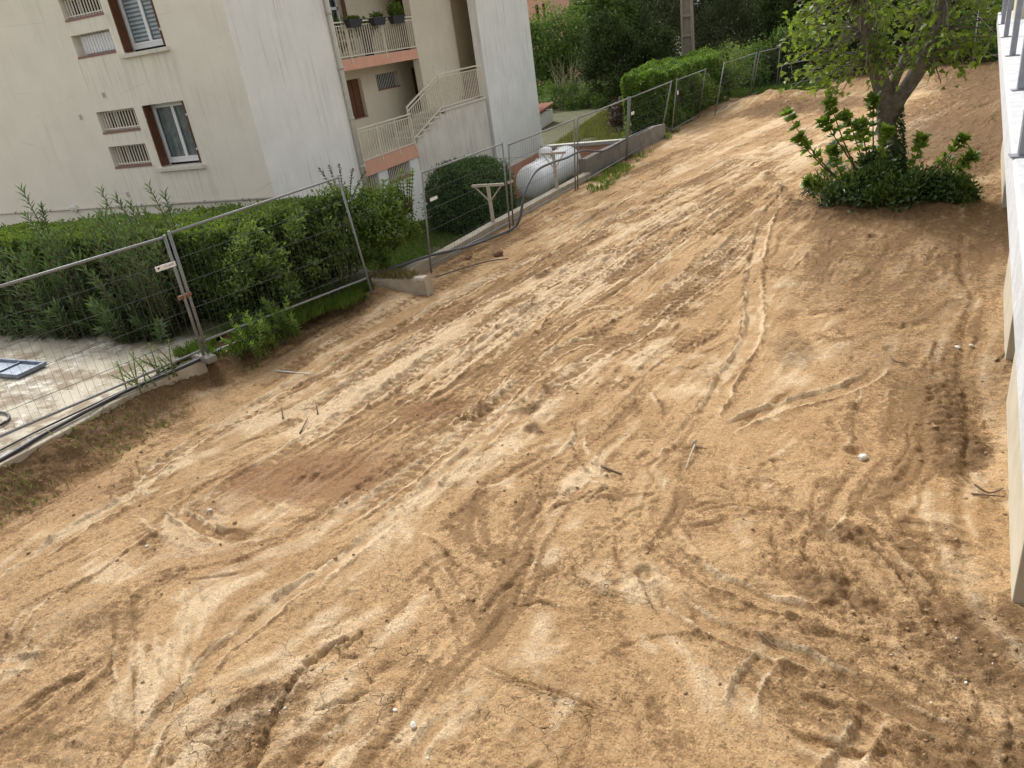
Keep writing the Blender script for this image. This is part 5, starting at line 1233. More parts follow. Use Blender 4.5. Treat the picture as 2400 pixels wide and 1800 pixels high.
for k, (x0, x1, n, h0, h1, lb) in enumerate(((-15.8, -13.9, 60, .9, 1.75, 'oleander shrub at the left edge behind the near fence panel'), (-13.6, -12.1, 60, 1.0, 1.9, 'oleander shrub in front of the hedge, left of the tagged fence post'), (-11.9, -10.4, 60, 1.0, 2.15, 'tallest oleander shrub, right behind the tagged fence post'))):
    sprig_plant('oleander_shrub', ((x0+x1)/2, 8.0, .36), stems_for(n, x0, x1, 8.0, 8.9, .36, h0, h1, .5)+stems_for(34, x0, x1, 7.85, 8.3, .36, .25, .75, .5), lb, 'shrub', L_oleander, .19, .036, 36, 3, .12, lead=.02)
sprig_plant('oleander_sprig', (-14.0, 9.1, 1.7), [(-14.0, 9.1, 1.7, -14.2, 9.1, 2.85, .1), (-14.0, 9.1, 1.7, -13.85, 9.1, 2.5, .05), (-14.1, 9.1, 1.7, -14.4, 9.1, 2.35, .05)], 'lone oleander sprig sticking up from the hedge at the far left', 'shrub', L_oleander, .17, .03, 36, 3, lead=.3)
sprig_plant('hedge_sprig', (-11.8, 9.4, 1.5), [(-12.3+.28*i, 9.1+.1*(i % 3), 1.6, -12.4+.3*i, 9.1, 2.3+.14*((i*7) % 4), .1) for i in range(7)], 'oleander shoots sticking up from the middle of the hedge', 'shrub', L_oleander, .15, .028, 33, 3, lead=.25)
P, nn, tn, cc = cloud(24000, [(-9.25, 11.6, 1.1, .60, .9, .85, 2), (-8.95, 12.5, 1.05, .60, .75, .75, 1.6), (-9.3, 10.3, 1.1, .50, 1.0, .85, 1.4), (-9.3, 9.3, 1.0, .5, .6, .85, 1), (-8.62, 12.3, .75, .42, .6, .75, 1.3), (-8.75, 13.0, .95, .42, .5, .75, 1.2)], .62, 200, .28)
rt2 = empty('ragged_shrub', (-9.0, 12, .1)); tag(rt2, 'ragged evergreen shrub at the right end of the hedge, above the wall stump', 'shrub'); fol('foliage', P, nn, tn, .085, .042, L_hedge, rt2, .3, .9)
sm = MB()
for i in range(26): a = random.random()*6.28; sm.tube([(-9.5+.2*math.cos(a), 11.4+.8*math.sin(a), -.05), (-9.5+.3*math.cos(a), 11.4+1.1*math.sin(a), .8), (-9.5+.35*math.cos(a), 11.4+1.3*math.sin(a), 1.4)], [.02, .014, .005], 5)
part(sm, 'stems', M_stem, rt2)
sprig_plant('thin_sprig', (-9.8, 13.0, 1.2), [(-9.6, 12.4, 1.5, -10.0, 12.5, 2.25, .1), (-9.6, 12.4, 1.5, -9.75, 12.5, 2.3, .1), (-9.5, 12.4, 1.5, -9.5, 12.5, 2.3, .1), (-9.4, 12.4, 1.5, -9.2, 12.5, 2.2, .1), (-9.4, 12.4, 1.5, -9.0, 12.6, 2.1, .1)], 'thin reddish sprigs above the hedge in front of the basement windows', 'shrub', leafmat('sprig_leaf', (.06, .07, .03), (.16, .15, .07), .25), .08, .045, 22, 2, lead=.2)
sprig_plant('light_sprig', (-8.9, 13.3, 1.2), [(-8.55+.04*i, 13.0, 1.2, -8.6+.09*i, 13.05, 1.85+.1*(i % 3), .05) for i in range(6)], 'light green shoots at the right end of the hedge', 'shrub', leafmat('light_leaf', (.08, .13, .02), (.20, .30, .05), .35), .10, .045, 26, 3, lead=.2)

# ---- clipped round bush in the garden
rb = empty('round_bush', (-10.0, 18.6, -.8)); tag(rb, 'dark clipped rounded bush behind the garden wall', 'bush')
n = 26000; d = rdir(n); d[:, 2] = np.where(d[:, 2] < -.75, -d[:, 2], d[:, 2]); sq = np.array([1.08, 1.12, 1.02])
r = (1/np.maximum.reduce([np.abs(d[:, 0]), np.abs(d[:, 1]), np.abs(d[:, 2])]))**.45; r = np.minimum(r, 1.25)*(1+.10*(vnoise(d[:, 0]*2+d[:, 2], d[:, 1]*2, 1.4, 3, .6, 77.)-.5)*2)
P = np.array([-10.0, 18.75, .12])+d*sq*r[:, None]*(1-.06*rng.normal(size=n))[:, None]; tn = np.clip((vnoise(P[:, 0]+P[:, 2], P[:, 1], 4., 2, .5, 71.)-.15)*.9+rng.normal(size=n)*.15, 0, 1)
fol('foliage', P, d, tn, .07, .034, L_bush, rb, .2, .8)
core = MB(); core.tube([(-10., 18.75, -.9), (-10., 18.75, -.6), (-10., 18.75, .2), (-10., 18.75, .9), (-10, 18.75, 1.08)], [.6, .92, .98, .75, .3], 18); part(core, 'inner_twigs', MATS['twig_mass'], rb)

# ---- hedge at the far side of the fence
box_hedge('far_hedge', [(-8.7, 30.4), (-6.9, 29.6), (-5.9, 38.2), (-8.2, 40.0)], -.3, 2.12, 46000, .11, .055, L_hedge2, 'bright green far hedge in front of the utility pole', lump=.42)
P, nn, tn, cc = cloud(7000, [(-6.1, 36.6, .9, .9, 1.4, 1.1, 1), (-6.6, 33.8, .8, .7, 1.6, .9, 1), (-5.9, 38.8, 1.3, 1.0, 1.2, 1.0, 1)], .5, 60, .4)
for o_ in [o for o in C.objects if o.name == 'far_hedge']: fol('loose_growth', P, nn, tn, .12, .06, L_hedge, o_, .3, 1.0)
# ---- trees
def tree(name, base, blobs, n, L, W, mat, label, trunk=None, clumps=120, cs=.34, bark=M_bark_dark, shell=.5, group='trees behind the plot', up=.1):
    root = empty(name, base); tag(root, label, 'tree', group)
    P, nn, tn, cc = cloud(n, blobs, shell, clumps, cs); fol('crown', P, nn, tn, L, W, mat, root, up, 1.0)
    b = Vector(base); tb = MB(); top = Vector(np.average(np.array(blobs)[:, :3], axis=0)); r0 = trunk or .16
    tb.tube([b-Vector((0, 0, .4)), b.lerp(top, .35)+Vector((.1, .05, 0)), b.lerp(top, .75), top], [r0, r0*.8, r0*.55, r0*.25], 8)
    for c in cc[rng.choice(len(cc), min(34, len(cc)), replace=False)]:
        s = b.lerp(top, .3+.5*random.random()); c = Vector(c); tb.tube([s, s.lerp(c, .55)+Vector((0, 0, -.12)), c], [r0*.3, r0*.16, .012], 5)
    part(tb, 'trunk', bark, root, smooth=True); return root
tree('broadleaf_tree', (-17.6, 47, -.2), [(-17.6, 47, 2.6, 2.3, 2.0, 2.6, 3), (-15.9, 46.5, 1.6, 1.3, 1.4, 2.0, 1.3), (-18.6, 46, 1.2, 1.6, 1.6, 1.8, 1)], 17000, .20, .10, L_mid, 'fresh green tree right beside the white wing wall', clumps=110)
tree('broadleaf_tree', (-14.8, 50, -.2), [(-14.8, 50, 3.2, 1.9, 2.0, 3.0, 2), (-16, 51, 4.5, 1.8, 1.8, 2, 1)], 14000, .20, .09, L_mid, 'taller fresh green tree behind the first one, left of the dark bush', clumps=100)
tree('dark_evergreen', (-10.6, 37.2, -.2), [(-10.7, 37.2, 1.5, 1.75, 1.5, 1.9, 2), (-9.9, 36.8, .6, 1.2, 1.2, 1.0, 1), (-11.3, 37.5, 2.6, 1.3, 1.4, 1.7, 1.3), (-9.3, 37.9, 2.0, 1.2, 1.2, 1.6, 1)], 30000, .13, .06, L_dark, 'dense dark evergreen shrub between the fresh green trees and the far hedge', clumps=150, shell=.55)
tree('reddish_shrub', (-9.6, 34.5, -.3), [(-9.7, 34.5, .15, .8, .9, .8, 1)], 3500, .12, .06, L_brown, 'low dark shrub with reddish leaves left of the far hedge', .05, 40, group=None)
for k, (x, y, z, r, lb) in enumerate(((-13.2, 52, 4.5, 2.9, 'grey-green tree left of the utility pole, farther left'), (-9.3, 50, 4.0, 2.7, 'grey-green tree just left of the utility pole'), (-5.8, 50, 3.6, 2.8, 'grey-green tree just right of the utility pole'))):
    tree('olive_tree', (x, y, -.1), [(x, y, z, r, r*.8, 2.9, 2), (x-.8, y-1, z-2.4, r*.85, r*.7, 2.2, 1.4), (x+1.2, y-.8, z-1.8, r*.7, r*.7, 2.2, 1)], 21000, .17, .05, L_olive, lb, clumps=170, cs=.28)
tree('dark_tree', (-3.0, 47.5, 0), [(-3.0, 47.5, 4.4, 2.6, 2.0, 2.2, 2), (-1.8, 47, 3.0, 2.0, 1.6, 1.6, 1), (-4.2, 47, 2.8, 1.5, 1.4, 1.4, .8)], 20000, .17, .065, L_dark, 'dark drooping tree between the utility pole and the fig tree', clumps=130, cs=.3)
tree('dark_tree', (.6, 49, 0), [(.6, 49, 4.2, 2.8, 2.0, 2.8, 2), (1.6, 48, 1.8, 2.0, 1.5, 1.8, 1)], 17000, .18, .08, L_dark, 'dark tree directly behind the fig tree crown', clumps=120)
tree('broadleaf_tree', (4.2, 46.5, .2), [(4.2, 46.5, 3.4, 2.3, 2.0, 2.8, 2), (3.0, 46, 1.5, 1.8, 1.4, 1.5, 1), (6, 47, 2.5, 2, 1.8, 2.4, 1)], 19000, .19, .10, L_mid, 'green tree behind the far fence panel, right of the fig tree', clumps=130)
tree('broadleaf_tree', (8.5, 45, .2), [(8.5, 45, 3.4, 2.8, 2.2, 3.4, 2)], 9000, .22, .11, L_mid, 'green tree partly hidden by the white balcony', clumps=80)
for k, (x, y, lb) in enumerate(((-20.5, 58, 'tall backdrop tree behind the salmon house gap'), (-11.5, 62, 'tall backdrop tree behind the grey-green trees'), (-2.5, 60, 'tall backdrop tree behind the dark trees'), (6, 60, 'tall backdrop tree far right'))):
    if k == 0: continue
    tree('backdrop_tree', (x, y, 0), [(x, y, 4.5, 4.6, 2.5, 4.0, 2), (x+3, y, 3.0, 3.5, 2, 3, 1), (x-3, y, 3, 3.5, 2, 3, 1)], 13000, .34, .16, L_dark, lb, .22, 110)
def understory(name, blobs, n, L, W, mat, label, cat='shrub', clumps=60):
    root = empty(name, blobs[0][:3]); tag(root, label, cat); P, nn, tn, cc = cloud(n, blobs, .45, clumps, .4); fol('foliage', P, nn, tn, L, W, mat, root, .3, 1.0)
    sm = MB(); b0 = blobs[0]
    for c in cc[:30]: sm.tube([(c[0]*.5+b0[0]*.5, c[1]*.5+b0[1]*.5, -.3), (c[0], c[1], c[2])], [.02, .006], 4)
    part(sm, 'stems', M_stem, root); return root
understory('bramble_thicket', [(-5.6, 42.0, .4, 1.6, 1.4, 1.2, 1), (-4.0, 43.5, .8, 1.8, 1.2, 1.5, 1)], 9000, .15, .08, L_mid, 'bramble thicket behind the farthest fence panel')
understory('bramble_thicket', [(-3.4, 42.0, .7, 1.6, 1.0, 1.3, 1), (-1.4, 42.6, .9, 1.6, 1.0, 1.4, 1)], 9000, .15, .08, L_dark, 'dark thicket left of the fig tree trunk, behind the low sagging panel')
understory('bramble_thicket', [(-.6, 42.6, .8, 2.0, 1.0, 1.5, 1), (2.0, 42.6, 1.0, 2.0, 1.0, 1.7, 1)], 10000, .16, .09, L_dark, 'dark thicket behind the fig tree trunk')
understory('bramble_thicket', [(4.4, 42.0, 1.1, 2.0, 1.0, 1.6, 1), (7.0, 41.6, 1.2, 2.0, 1.2, 1.9, 1), (3.0, 42.2, .6, 1.5, .9, 1.0, .6)], 14000, .16, .09, L_mid, 'green thicket at the top of the far bank beside the white balcony')
understory('yard_shrub', [(-15.9, 42.5, .1, 1.5, 1.2, 1.2, 1), (-13.6, 42, .0, 1.4, 1.2, 1.0, 1)], 9000, .16, .06, L_mid, 'tall weeds behind the little white shed')
# ---- dry reeds
rd = empty('reed_clump', (-15.0, 43, 0)); tag(rd, 'clump of dry pale reeds between the white wing and the dark evergreen', 'reeds')
m_ = MB()
for i in range(70):
    x = -16.2+3.0*random.random(); y = 42.2+1.2*random.random(); a = random.gauss(0, .35); m_.tube([(x, y, -.4), (x+a*.5, y-.1, 1.0+random.random()*.6), (x+a*1.4, y-.3, 1.6+random.random()*1.2)], [.016, .012, .004], 4)
part(m_, 'stalks', pmat('dry_reed', (.36, .33, .22), (.26, .25, .15), 9, .9, 0), rd)

# ---- fig tree with suckers and ivy
ft = empty('fig_tree', (.55, 17.42, .05)); tag(ft, 'fig tree with forked grey trunk standing on the bare plot', 'tree')
tb = MB()
tb.tube([(.62, 17.42, -.2), (.58, 17.42, .35), (.52, 17.42, .95), (.44, 17.42, 1.5), (.38, 17.42, 1.95), (.27, 17.40, 2.35), (.12, 17.35, 2.75), (-.05, 17.3, 3.25), (-.2, 17.2, 3.9), (-.3, 17.2, 4.6)], [.25, .205, .19, .182, .178, .168, .155, .125, .085, .04], 14)
tb.tube([(.46, 17.42, 1.55), (.62, 17.40, 2.0), (.84, 17.38, 2.35), (1.03, 17.36, 2.70), (1.15, 17.34, 3.15), (1.25, 17.3, 3.7), (1.5, 17.3, 4.6)], [.15, .15, .145, .14, .13, .095, .04], 12)
tb.tube([(.40, 17.42, 1.9), (.55, 17.7, 2.4), (.72, 17.9, 2.75), (.9, 18.1, 3.2), (1.0, 18.3, 4.2)], [.11, .10, .09, .07, .03], 10)
crown = [(.35, 17.5, 4.0, 1.75, 1.5, 1.2, 3), (-.75, 17.3, 3.35, .95, .9, .85, 1.3), (1.35, 17.5, 3.5, 1.1, 1.1, 1.0, 1.6), (.25, 17.0, 3.2, 1.2, .9, .7, 1.2), (1.9, 17.6, 3.1, .75, .8, .6, .7)]
tips = []
starts = [(.12, 17.35, 2.75), (-.05, 17.3, 3.25), (-.2, 17.2, 3.9), (1.03, 17.36, 2.7), (1.15, 17.34, 3.15), (1.25, 17.3, 3.7), (.72, 17.9, 2.75), (.9, 18.1, 3.2)]
P_, n_, t_, cc = cloud(10, crown, .75, 150, .3)
low = [(-1.1+3.2*random.random(), 16.5+1.2*random.random(), 2.45+.55*random.random()) for _ in range(46)]
fixed = low+[(-1.52, 17.3, 2.55), (-1.46, 17.4, 2.85), (-1.42, 17.3, 3.2), (-1.15, 17.2, 2.35), (-.95, 17.4, 2.25), (-.75, 17.1, 2.15), (-.45, 17.2, 2.2), (-1.3, 17.4, 3.6), (2.2, 17.5, 2.9), (2.0, 17.3, 2.6), (1.7, 17.2, 2.35), (2.3, 17.6, 3.4), (.1, 16.8, 2.4), (1.3, 17.0, 2.25)]
for c in [tuple(c) for c in cc]+fixed:
    c = Vector(c); s = Vector(min(starts, key=lambda q: (Vector(q)-c).length+random.random()*.5)); mid = s.lerp(c, .55)+Vector((0, 0, .16+.18*random.random()))
    pts = [s*(1-q)**2+mid*2*q*(1-q)+c*q*q for q in np.linspace(0, 1, 6)]; tb.tube(pts, [.026, .021, .016, .012, .009, .005], 5); tips.append((c, (c-mid).normalized()))
part(tb, 'trunk', M_bark, ft, smooth=True)
tw = MB()
for i in range(110):
    c, d = tips[random.randrange(len(tips))]; e = c+Vector((random.gauss(0, .22), random.gauss(0, .22), -.10-.30*random.random())); tw.tube([c-d*.5, c.lerp(e, .4)+Vector((0, 0, .03)), e], [.008, .006, .003], 4)
part(tw, 'bare_twigs', pmat('grey_twig', (.36, .33, .29), (.26, .235, .20), 20, .9, 0), ft)
Ps = []; Ds = []; Ns = []; T = []; Ls = []
for c, d in tips:
    tn = random.random()*.6
    for j in range(random.randint(11, 21)):
        a = random.random()*6.28; o1 = d.orthogonal().normalized(); o = o1*math.cos(a)+d.cross(o1)*math.sin(a); p = c-d*random.random()**1.5*.55+o*.04+Vector((random.gauss(0, .09), random.gauss(0, .09), random.gauss(0, .07)))
        Ps.append(p); Ds.append(o*.8+d*.4+Vector((0, 0, -.1))); Ns.append(Vector((0, 0, 1))+o*.3+Vector((random.gauss(0, .4), random.gauss(0, .4), 0))); T.append(min(1, max(0, tn+random.gauss(.15, .15)))); Ls.append(.075+.075*random.random())
V, F = fig_mesh(np.array(Ps), np.array(Ds), np.array(Ns), np.array(Ls)); np_mesh('crown', V-np.array(ft.location)[None], F, L_fig, ft, np.repeat(T, 12))
# suckers round the foot
sk = MB(); Ps = []; Ds = []; Ns = []; T = []; Ls = []
suck = [((.1, 17.1, .15), (-.75, 17.0, .72), (-1.42, 17.0, 1.95)), ((.1, 17.1, .15), (-.8, 17.0, .8), (-1.2, 17.0, 1.45)), ((.2, 17.1, .2), (-.35, 17.0, 1.2), (-.62, 17.0, 2.1)), ((.2, 17.2, .2), (-.2, 17.0, 1.0), (-.75, 17.0, 1.75)), ((.3, 17.1, .2), (0, 17.0, 1.0), (-.3, 16.9, 1.85)), ((.3, 17.1, .2), (.1, 17.0, 1.1), (-.05, 16.9, 1.65)), ((.3, 17.1, .2), (.2, 17.0, 1.3), (.15, 16.9, 2.1)), ((.7, 17.1, .2), (1.0, 17.0, .6), (1.05, 16.9, 1.3)), ((.9, 17.1, .2), (1.4, 17.0, .6), (1.75, 16.9, 1.25)), ((.9, 17.1, .2), (1.6, 17.0, .5), (1.95, 16.9, .9)), ((.1, 17.0, .15), (-.6, 16.9, .3), (-1.0, 16.9, .55)), ((.4, 17.0, .2), (.3, 16.8, .9), (.45, 16.8, 1.5)), ((.0, 17.0, .15), (-.4, 16.9, .6), (-.55, 16.9, 1.2))]
for b, m, t in suck:
    b, m, t = Vector(b), Vector(m), Vector(t); pts = [b*(1-q)**2+m*2*q*(1-q)+t*q*q for q in np.linspace(0, 1, 8)]; sk.tube(pts, [.030, .026, .022, .018, .015, .012, .009, .005], 6)
    tn = .1+random.random()*.4
    for q, cnt in ((1., 22), (.95, 18), (.88, 14), (.8, 10), (.7, 8), (.58, 6), (.45, 4)):
        p0 = b*(1-q)**2+m*2*q*(1-q)+t*q*q; d = ((m-b)*(1-q)+(t-m)*q).normalized()
        for j in range(cnt):
            a = random.random()*6.28; o1 = d.orthogonal().normalized(); o = o1*math.cos(a)+d.cross(o1)*math.sin(a); Ps.append(p0+o*.03); Ds.append(o*.75+d*(.35+.9*random.random())+Vector((0, 0, random.gauss(0, .3)))); Ns.append(Vector((random.gauss(0, .6), random.gauss(0, .6), .8))-o*.4); T.append(min(1, max(0, tn+random.gauss(0, .15)))); Ls.append(.10+.09*random.random())
part(sk, 'suckers', M_stem, ft, smooth=True)
V, F = fig_mesh(np.array(Ps), np.array(Ds), np.array(Ns), np.array(Ls)); np_mesh('sucker_leaves', V-np.array(ft.location)[None], F, leafmat('sucker_leaf', (.07, .13, .018), (.29, .42, .06), .4), ft, np.repeat(T, 12))
# ivy on the trunk
n = 2600; a = rng.random(n)*2*math.pi; z = rng.random(n)**1.6*1.95; keep = (np.cos(a-.3) > -.3+.9*np.clip(z-1.0, 0, 1)) | (z < .8)
a, z = a[keep], z[keep]; rr = .22+.06*rng.random(len(a))+.12*np.exp(-z*2); cxv = .62-.11*z; P = np.column_stack([cxv+rr*np.cos(a), 17.42+rr*np.sin(a), z]); nn = np.column_stack([np.cos(a), np.sin(a), 0*a])
fol('ivy', P, nn, np.clip(rng.random(len(a))*.7, 0, 1), .07, .065, L_ivy, ft, -.3, .5)
# thicket of low shrubs at its foot
us = empty('foot_thicket', (.6, 16.9, .1)); tag(us, 'dark thicket of ivy and young shoots round the foot of the fig tree', 'shrub')
P, nn, tn, cc = cloud(7200, [(.55, 16.85, .28, 1.05, .6, .34, 2), (1.35, 16.9, .25, .75, .55, .32, 1.2), (-.25, 16.95, .24, .6, .5, .26, .9), (1.65, 16.8, .18, .35, .4, .26, .6), (.3, 17.1, .6, .5, .4, .4, .7)], .4, 110, .42)
fol('foliage', P, nn, tn, .10, .055, L_ivy, us, .35, 1.0)
P, nn, tn, cc = cloud(4200, [(-.4, 16.85, .35, .5, .35, .3, .8), (.7, 16.6, .4, .6, .35, .3, 1), (1.7, 16.65, .22, .36, .35, .32, .8), (1.5, 16.7, .4, .5, .4, .3, .7), (.2, 16.8, .5, .5, .35, .3, .7)], .3, 40, .5)
fol('light_shoots', P, nn, tn, .11, .03, leafmat('shoot_leaf', (.06, .10, .02), (.17, .25, .05), .3), us, .8, .7)
# ---- grass verges and weeds
def grass(name, pts, h, label, mat, kind='stuff', lean=.5, w=.010):
    P = np.array(pts, float); n = len(P); a = rng.random(n)*2*math.pi; D = np.column_stack([np.cos(a)*lean*rng.random(n), np.sin(a)*lean*rng.random(n), np.ones(n)]); Nn = np.column_stack([np.sin(a), -np.cos(a), .2*np.ones(n)])
    V, F = leaf_mesh(P, D, Nn, h*(.5+rng.random(n)), w*(.7+.8*rng.random(n)), .1, .25); o = np_mesh(name, V, F, mat, None, np.repeat(np.clip(rng.random(n)*.8+.1, 0, 1), 2)); return tag(o, label, 'grass', kind=kind)
def scatter(n, x0, x1, y0, y1, zf, thr=.4, s=1.3, off=81., extra=None):
    x = x0+(x1-x0)*rng.random(n); y = y0+(y1-y0)*rng.random(n); k = vnoise(x, y, s, 2, .5, off) > thr
    if extra is not None: k &= extra(x, y)
    x, y = x[k], y[k]; return np.column_stack([x, y, [zf(a, b) for a, b in zip(x, y)]])
yz = lambda a, b: float(yard_z(np.array(a), np.array(b)))-.02
verge_line = lambda y: np.interp(y, [7.4, 8.2, 9.2, 10.6, 11.2], [-8.75, -8.25, -8.15, -8.1, -8.3])
grass('verge_grass', scatter(16000, -9.6, -7.9, 7.4, 11.2, lambda a, b: max(yz(a, b), soil_z(a, b))-.02, .40, 1.7, 81., lambda x, y: x < verge_line(y)+.25*(vnoise(x, y, 3., 2, .5, 5.)-.5)), .16, 'long green grass under the leaning fence panel', L_grass)
grass('garden_grass', scatter(26000, -12.8, -8.3, 12.6, 22, yz, .2, .8), .10, 'grass of the garden slope behind the garden wall', L_grass)
grass('upper_lawn', scatter(16000, -12.5, -8.0, 31.95, 40, yz, .3, .5), .14, 'yellowish lawn above the salmon wall', leafmat('lawn_blade', (.11, .13, .03), (.26, .27, .08), .3), w=.02)
grass('wall_foot_grass', scatter(3600, -7.3, -6.3, 19.5, 29.5, lambda a, b: soil_z(a, b)-.02, .50, 1.8, 83.), .13, 'green grass tufts along the foot of the grey wall', L_grass, w=.014)
grass('far_grass', scatter(9000, -6.4, -1.5, 37.5, 43, lambda a, b: soil_z(a, b)-.03, .40, .6, 85.), .26, 'green grass along the far edge of the plot', L_mid, w=.022)
grass('bank_weeds', scatter(700, -9.3, -8.45, 2.5, 8.2, lambda a, b: soil_z(a, b)-.01, .50, 1.5, 87.), .07, 'sparse green weeds on the soil bank below the kerb', L_grass, w=.014, lean=1.0)
grass('bank_dry_grass', scatter(900, -9.3, -8.4, 4.0, 12.0, lambda a, b: soil_z(a, b)-.01, .48, 1.2, 89.), .12, 'dry straw on the soil bank below the kerb', L_dry, lean=1.6, w=.007)
grass('dry_tuft', scatter(900, -8.4, -7.5, 11.2, 11.5, lambda a, b: .34, .1, 1.), .13, 'dry grass on top of the concrete wall stump', L_dry, lean=1.2, w=.007)
sprig_plant('weed_clump', (-9.15, 6.5, .38), stems_for(16, -9.35, -8.95, 6.2, 7.0, .36, .25, .62, .25), 'tall thin weeds on the concrete pad left of the fence foot', 'weed', L_grass, .07, .012, 18, 2, lead=.15, stem_mat=pmat('green_stem', (.14, .17, .06), (.10, .13, .04), 9, .8, 0))
sprig_plant('weed_clump', (-8.55, 8.3, .2), stems_for(60, -8.85, -8.25, 7.9, 9.0, .15, .3, .7, .3), 'bright green weed clump at the foot of the leaning fence panel', 'weed', L_grass, .10, .03, 30, 3, lead=.1, stem_mat=MATS['green_stem'])

# ================================================================ BALCONY THINGS
for k, (y0, y1, leafy, lb) in enumerate(((20.08, 20.80, .12, 'black flower box with few leaves, leftmost on the balcony rail'), (21.40, 22.13, .15, 'black flower box in the middle of the balcony rail'), (22.52, 23.28, .5, 'black flower box overflowing with leaves, rightmost on the balcony rail'))):
    x = -13.86; pb = empty('flower_box', (x, (y0+y1)/2, 5.0)); tag(pb, lb, 'flower box', 'flower boxes on the upper balcony rail')
    i = .09; part(MB().add([(x-.07, y0+i, 4.99), (x+.07, y0+i, 4.99), (x+.07, y1-i, 4.99), (x-.07, y1-i, 4.99), (x-.10, y0, 5.20), (x+.10, y0, 5.20), (x+.10, y1, 5.20), (x-.10, y1, 5.20)], [(0, 3, 2, 1), (0, 1, 5, 4), (1, 2, 6, 5), (2, 3, 7, 6), (3, 0, 4, 7)]).box((x-.115, y0-.01, 5.185), (x+.115, y1+.01, 5.205)), 'box', M_planter, pb)
    n = int(900*leafy)+60; P = np.column_stack([x+rng.normal(size=n)*.06, y0+.08+(y1-y0-.16)*rng.random(n), 5.20+np.abs(rng.normal(size=n))*.32*leafy]); nn = unit(rng.normal(size=(n, 3))*.5+np.array([0, 0, 1]))
    fol('plant', P, nn, rng.random(n), .13 if leafy > .3 else .08, .035, L_hedge, pb, .6, 1.0)
x, y = -14.45, 21.85
tp = empty('tall_planter', (x, y, 4.18)); tag(tp, 'tall navy planter with a leafy plant on the upper balcony', 'planter')
part(MB().tube([(x, y, 4.185), (x, y, 5.0)], [.17, .25], 4), 'pot', pmat('navy_plastic', (.018, .02, .045), (.028, .03, .06), 9, .4, 0), tp)
n = 420; P = np.column_stack([x+rng.normal(size=n)*.2, y+rng.normal(size=n)*.26, 4.98+np.abs(rng.normal(size=n))*.12-.25*rng.random(n)**3]); fol('plant', P, unit(rng.normal(size=(n, 3))+np.array([0, 0, .3])), rng.random(n), .15, .06, L_hedge, tp, -.1, 1.0)
ps = empty('plant_stand', (-14.5, 20.6, 4.18)); tag(ps, 'white plant stand with small green pots at the left end of the upper balcony', 'plant stand')
fr = MB()
for yy in (20.3, 21.0):
    for xx in (-14.7, -14.3): fr.tube([(xx, yy, 4.18), (xx, yy, 5.0)], .012, 6)
for z in (4.35, 4.68, 4.98): fr.box((-14.72, 20.28, z), (-14.28, 21.02, z+.02))
part(fr, 'frame', M_pvc, ps)
for i in range(6):
    z = (4.37, 4.70, 5.0)[i % 3]; yy = 20.45+.4*(i//3); part(MB().tube([(-14.45, yy, z), (-14.45, yy, z+.13)], [.06, .08], 12), 'pot', M_tile if i % 2 else M_planter, ps)
    n = 60; P = np.column_stack([-14.45+rng.normal(size=n)*.06, yy+rng.normal(size=n)*.07, z+.14+np.abs(rng.normal(size=n))*.08]); fol('plant', P, unit(rng.normal(size=(n, 3))), rng.random(n), .10, .04, L_hedge, ps, .3, 1.0)

# ================================================================ DEBRIS ON THE SOIL
def stick(pts, r, label, mat=M_stick, cat='stick', name='stick'):
    P = [(x, y, soil_z(x, y)+h) for x, y, h in pts]; o = MB().tube(curve_pts(P, 4), [r*(1-.5*i/(4*(len(P)-1))) for i in range(4*(len(P)-1)+1)], 6).build(name, mat, None, True); return tag(o, label, cat)
def rock(name, x, y, s, label, mat, cat, zoff=.3, sq=(1, 1, .7), sub_=2, jag=.25):
    bm = bmesh.new(); bmesh.ops.create_icosphere(bm, subdivisions=sub_, radius=1.0); ph = random.random()*50
    for v in bm.verts:
        k = 1+jag*math.sin(v.co.x*3.1+ph)*math.cos(v.co.y*2.7+ph*1.3)+jag*.6*math.sin(v.co.z*5.3+ph*.7+v.co.x*4); v.co = Vector((v.co.x*sq[0], v.co.y*sq[1], v.co.z*sq[2]))*k*s
    me = bpy.data.meshes.new(name); bm.to_mesh(me); bm.free(); o = link(name, me, mat, None, (x, y, soil_z(x, y)+zoff*s)); o.rotation_euler = (0, 0, random.random()*6); return tag(o, label, cat)
stick([(*WP['stickA0'], .02), (*WP['stickA1'], .02)], .016, 'short straight brown stick lying in the middle of the plot')
stick([(*WP['root0'], .02), (*WP['root1'], .10), (*WP['root2'], .11), (*WP['root3'], .04), (*WP['root4'], .01)], .013, 'pale curled root sticking out of the soil in the middle of the plot', M_wood_post, 'root', 'root')
stick([(*WP['rootb0'], .01), (*WP['rootb1'], .015)], .010, 'dark root end beside the pale curled root', M_stick, 'root', 'root')
stick([(*WP['twA0'], .02), (*WP['twA1'], .03)], .010, 'thin twig lower of the crossed twigs by the right wall'); stick([(*WP['twB0'], .04), (*WP['twB1'], .05), (*WP['twB2'], .02)], .011, 'upper crossed twig by the right wall')
stick([(*WP['twC0'], .01), (*WP['twC1'], .02)], .012, 'dark forked twig beside the right wall, near the far pier')
stick([(*WP['twD0'], .01), (*WP['twD1'], .015)], .012, 'greenish stick half pressed into the raked soil at the lower right')
stick([(*WP['twE0'], .0), (*WP['twE1'], .09)], .012, 'short stub of wood standing up in the soil at the left', M_stick, 'stub', 'wood_stub')
stick([(*WP['twF0'], .0), (*WP['twF1'], .10)], .012, 'stub of wood standing up beside the pale strip at the left', M_stick, 'stub', 'wood_stub')
stick([(*WP['twG0'], .01), (*WP['twG1'], .03)], .013, 'bent twig lying near the two standing stubs', M_stick)
stick([(*WP['twH0'], .01), (*WP['twH1'], .02), (*WP['twH2'], .01)], .010, 'dark root lying above the rectangular wheel print at the right', M_stick, 'root', 'root')
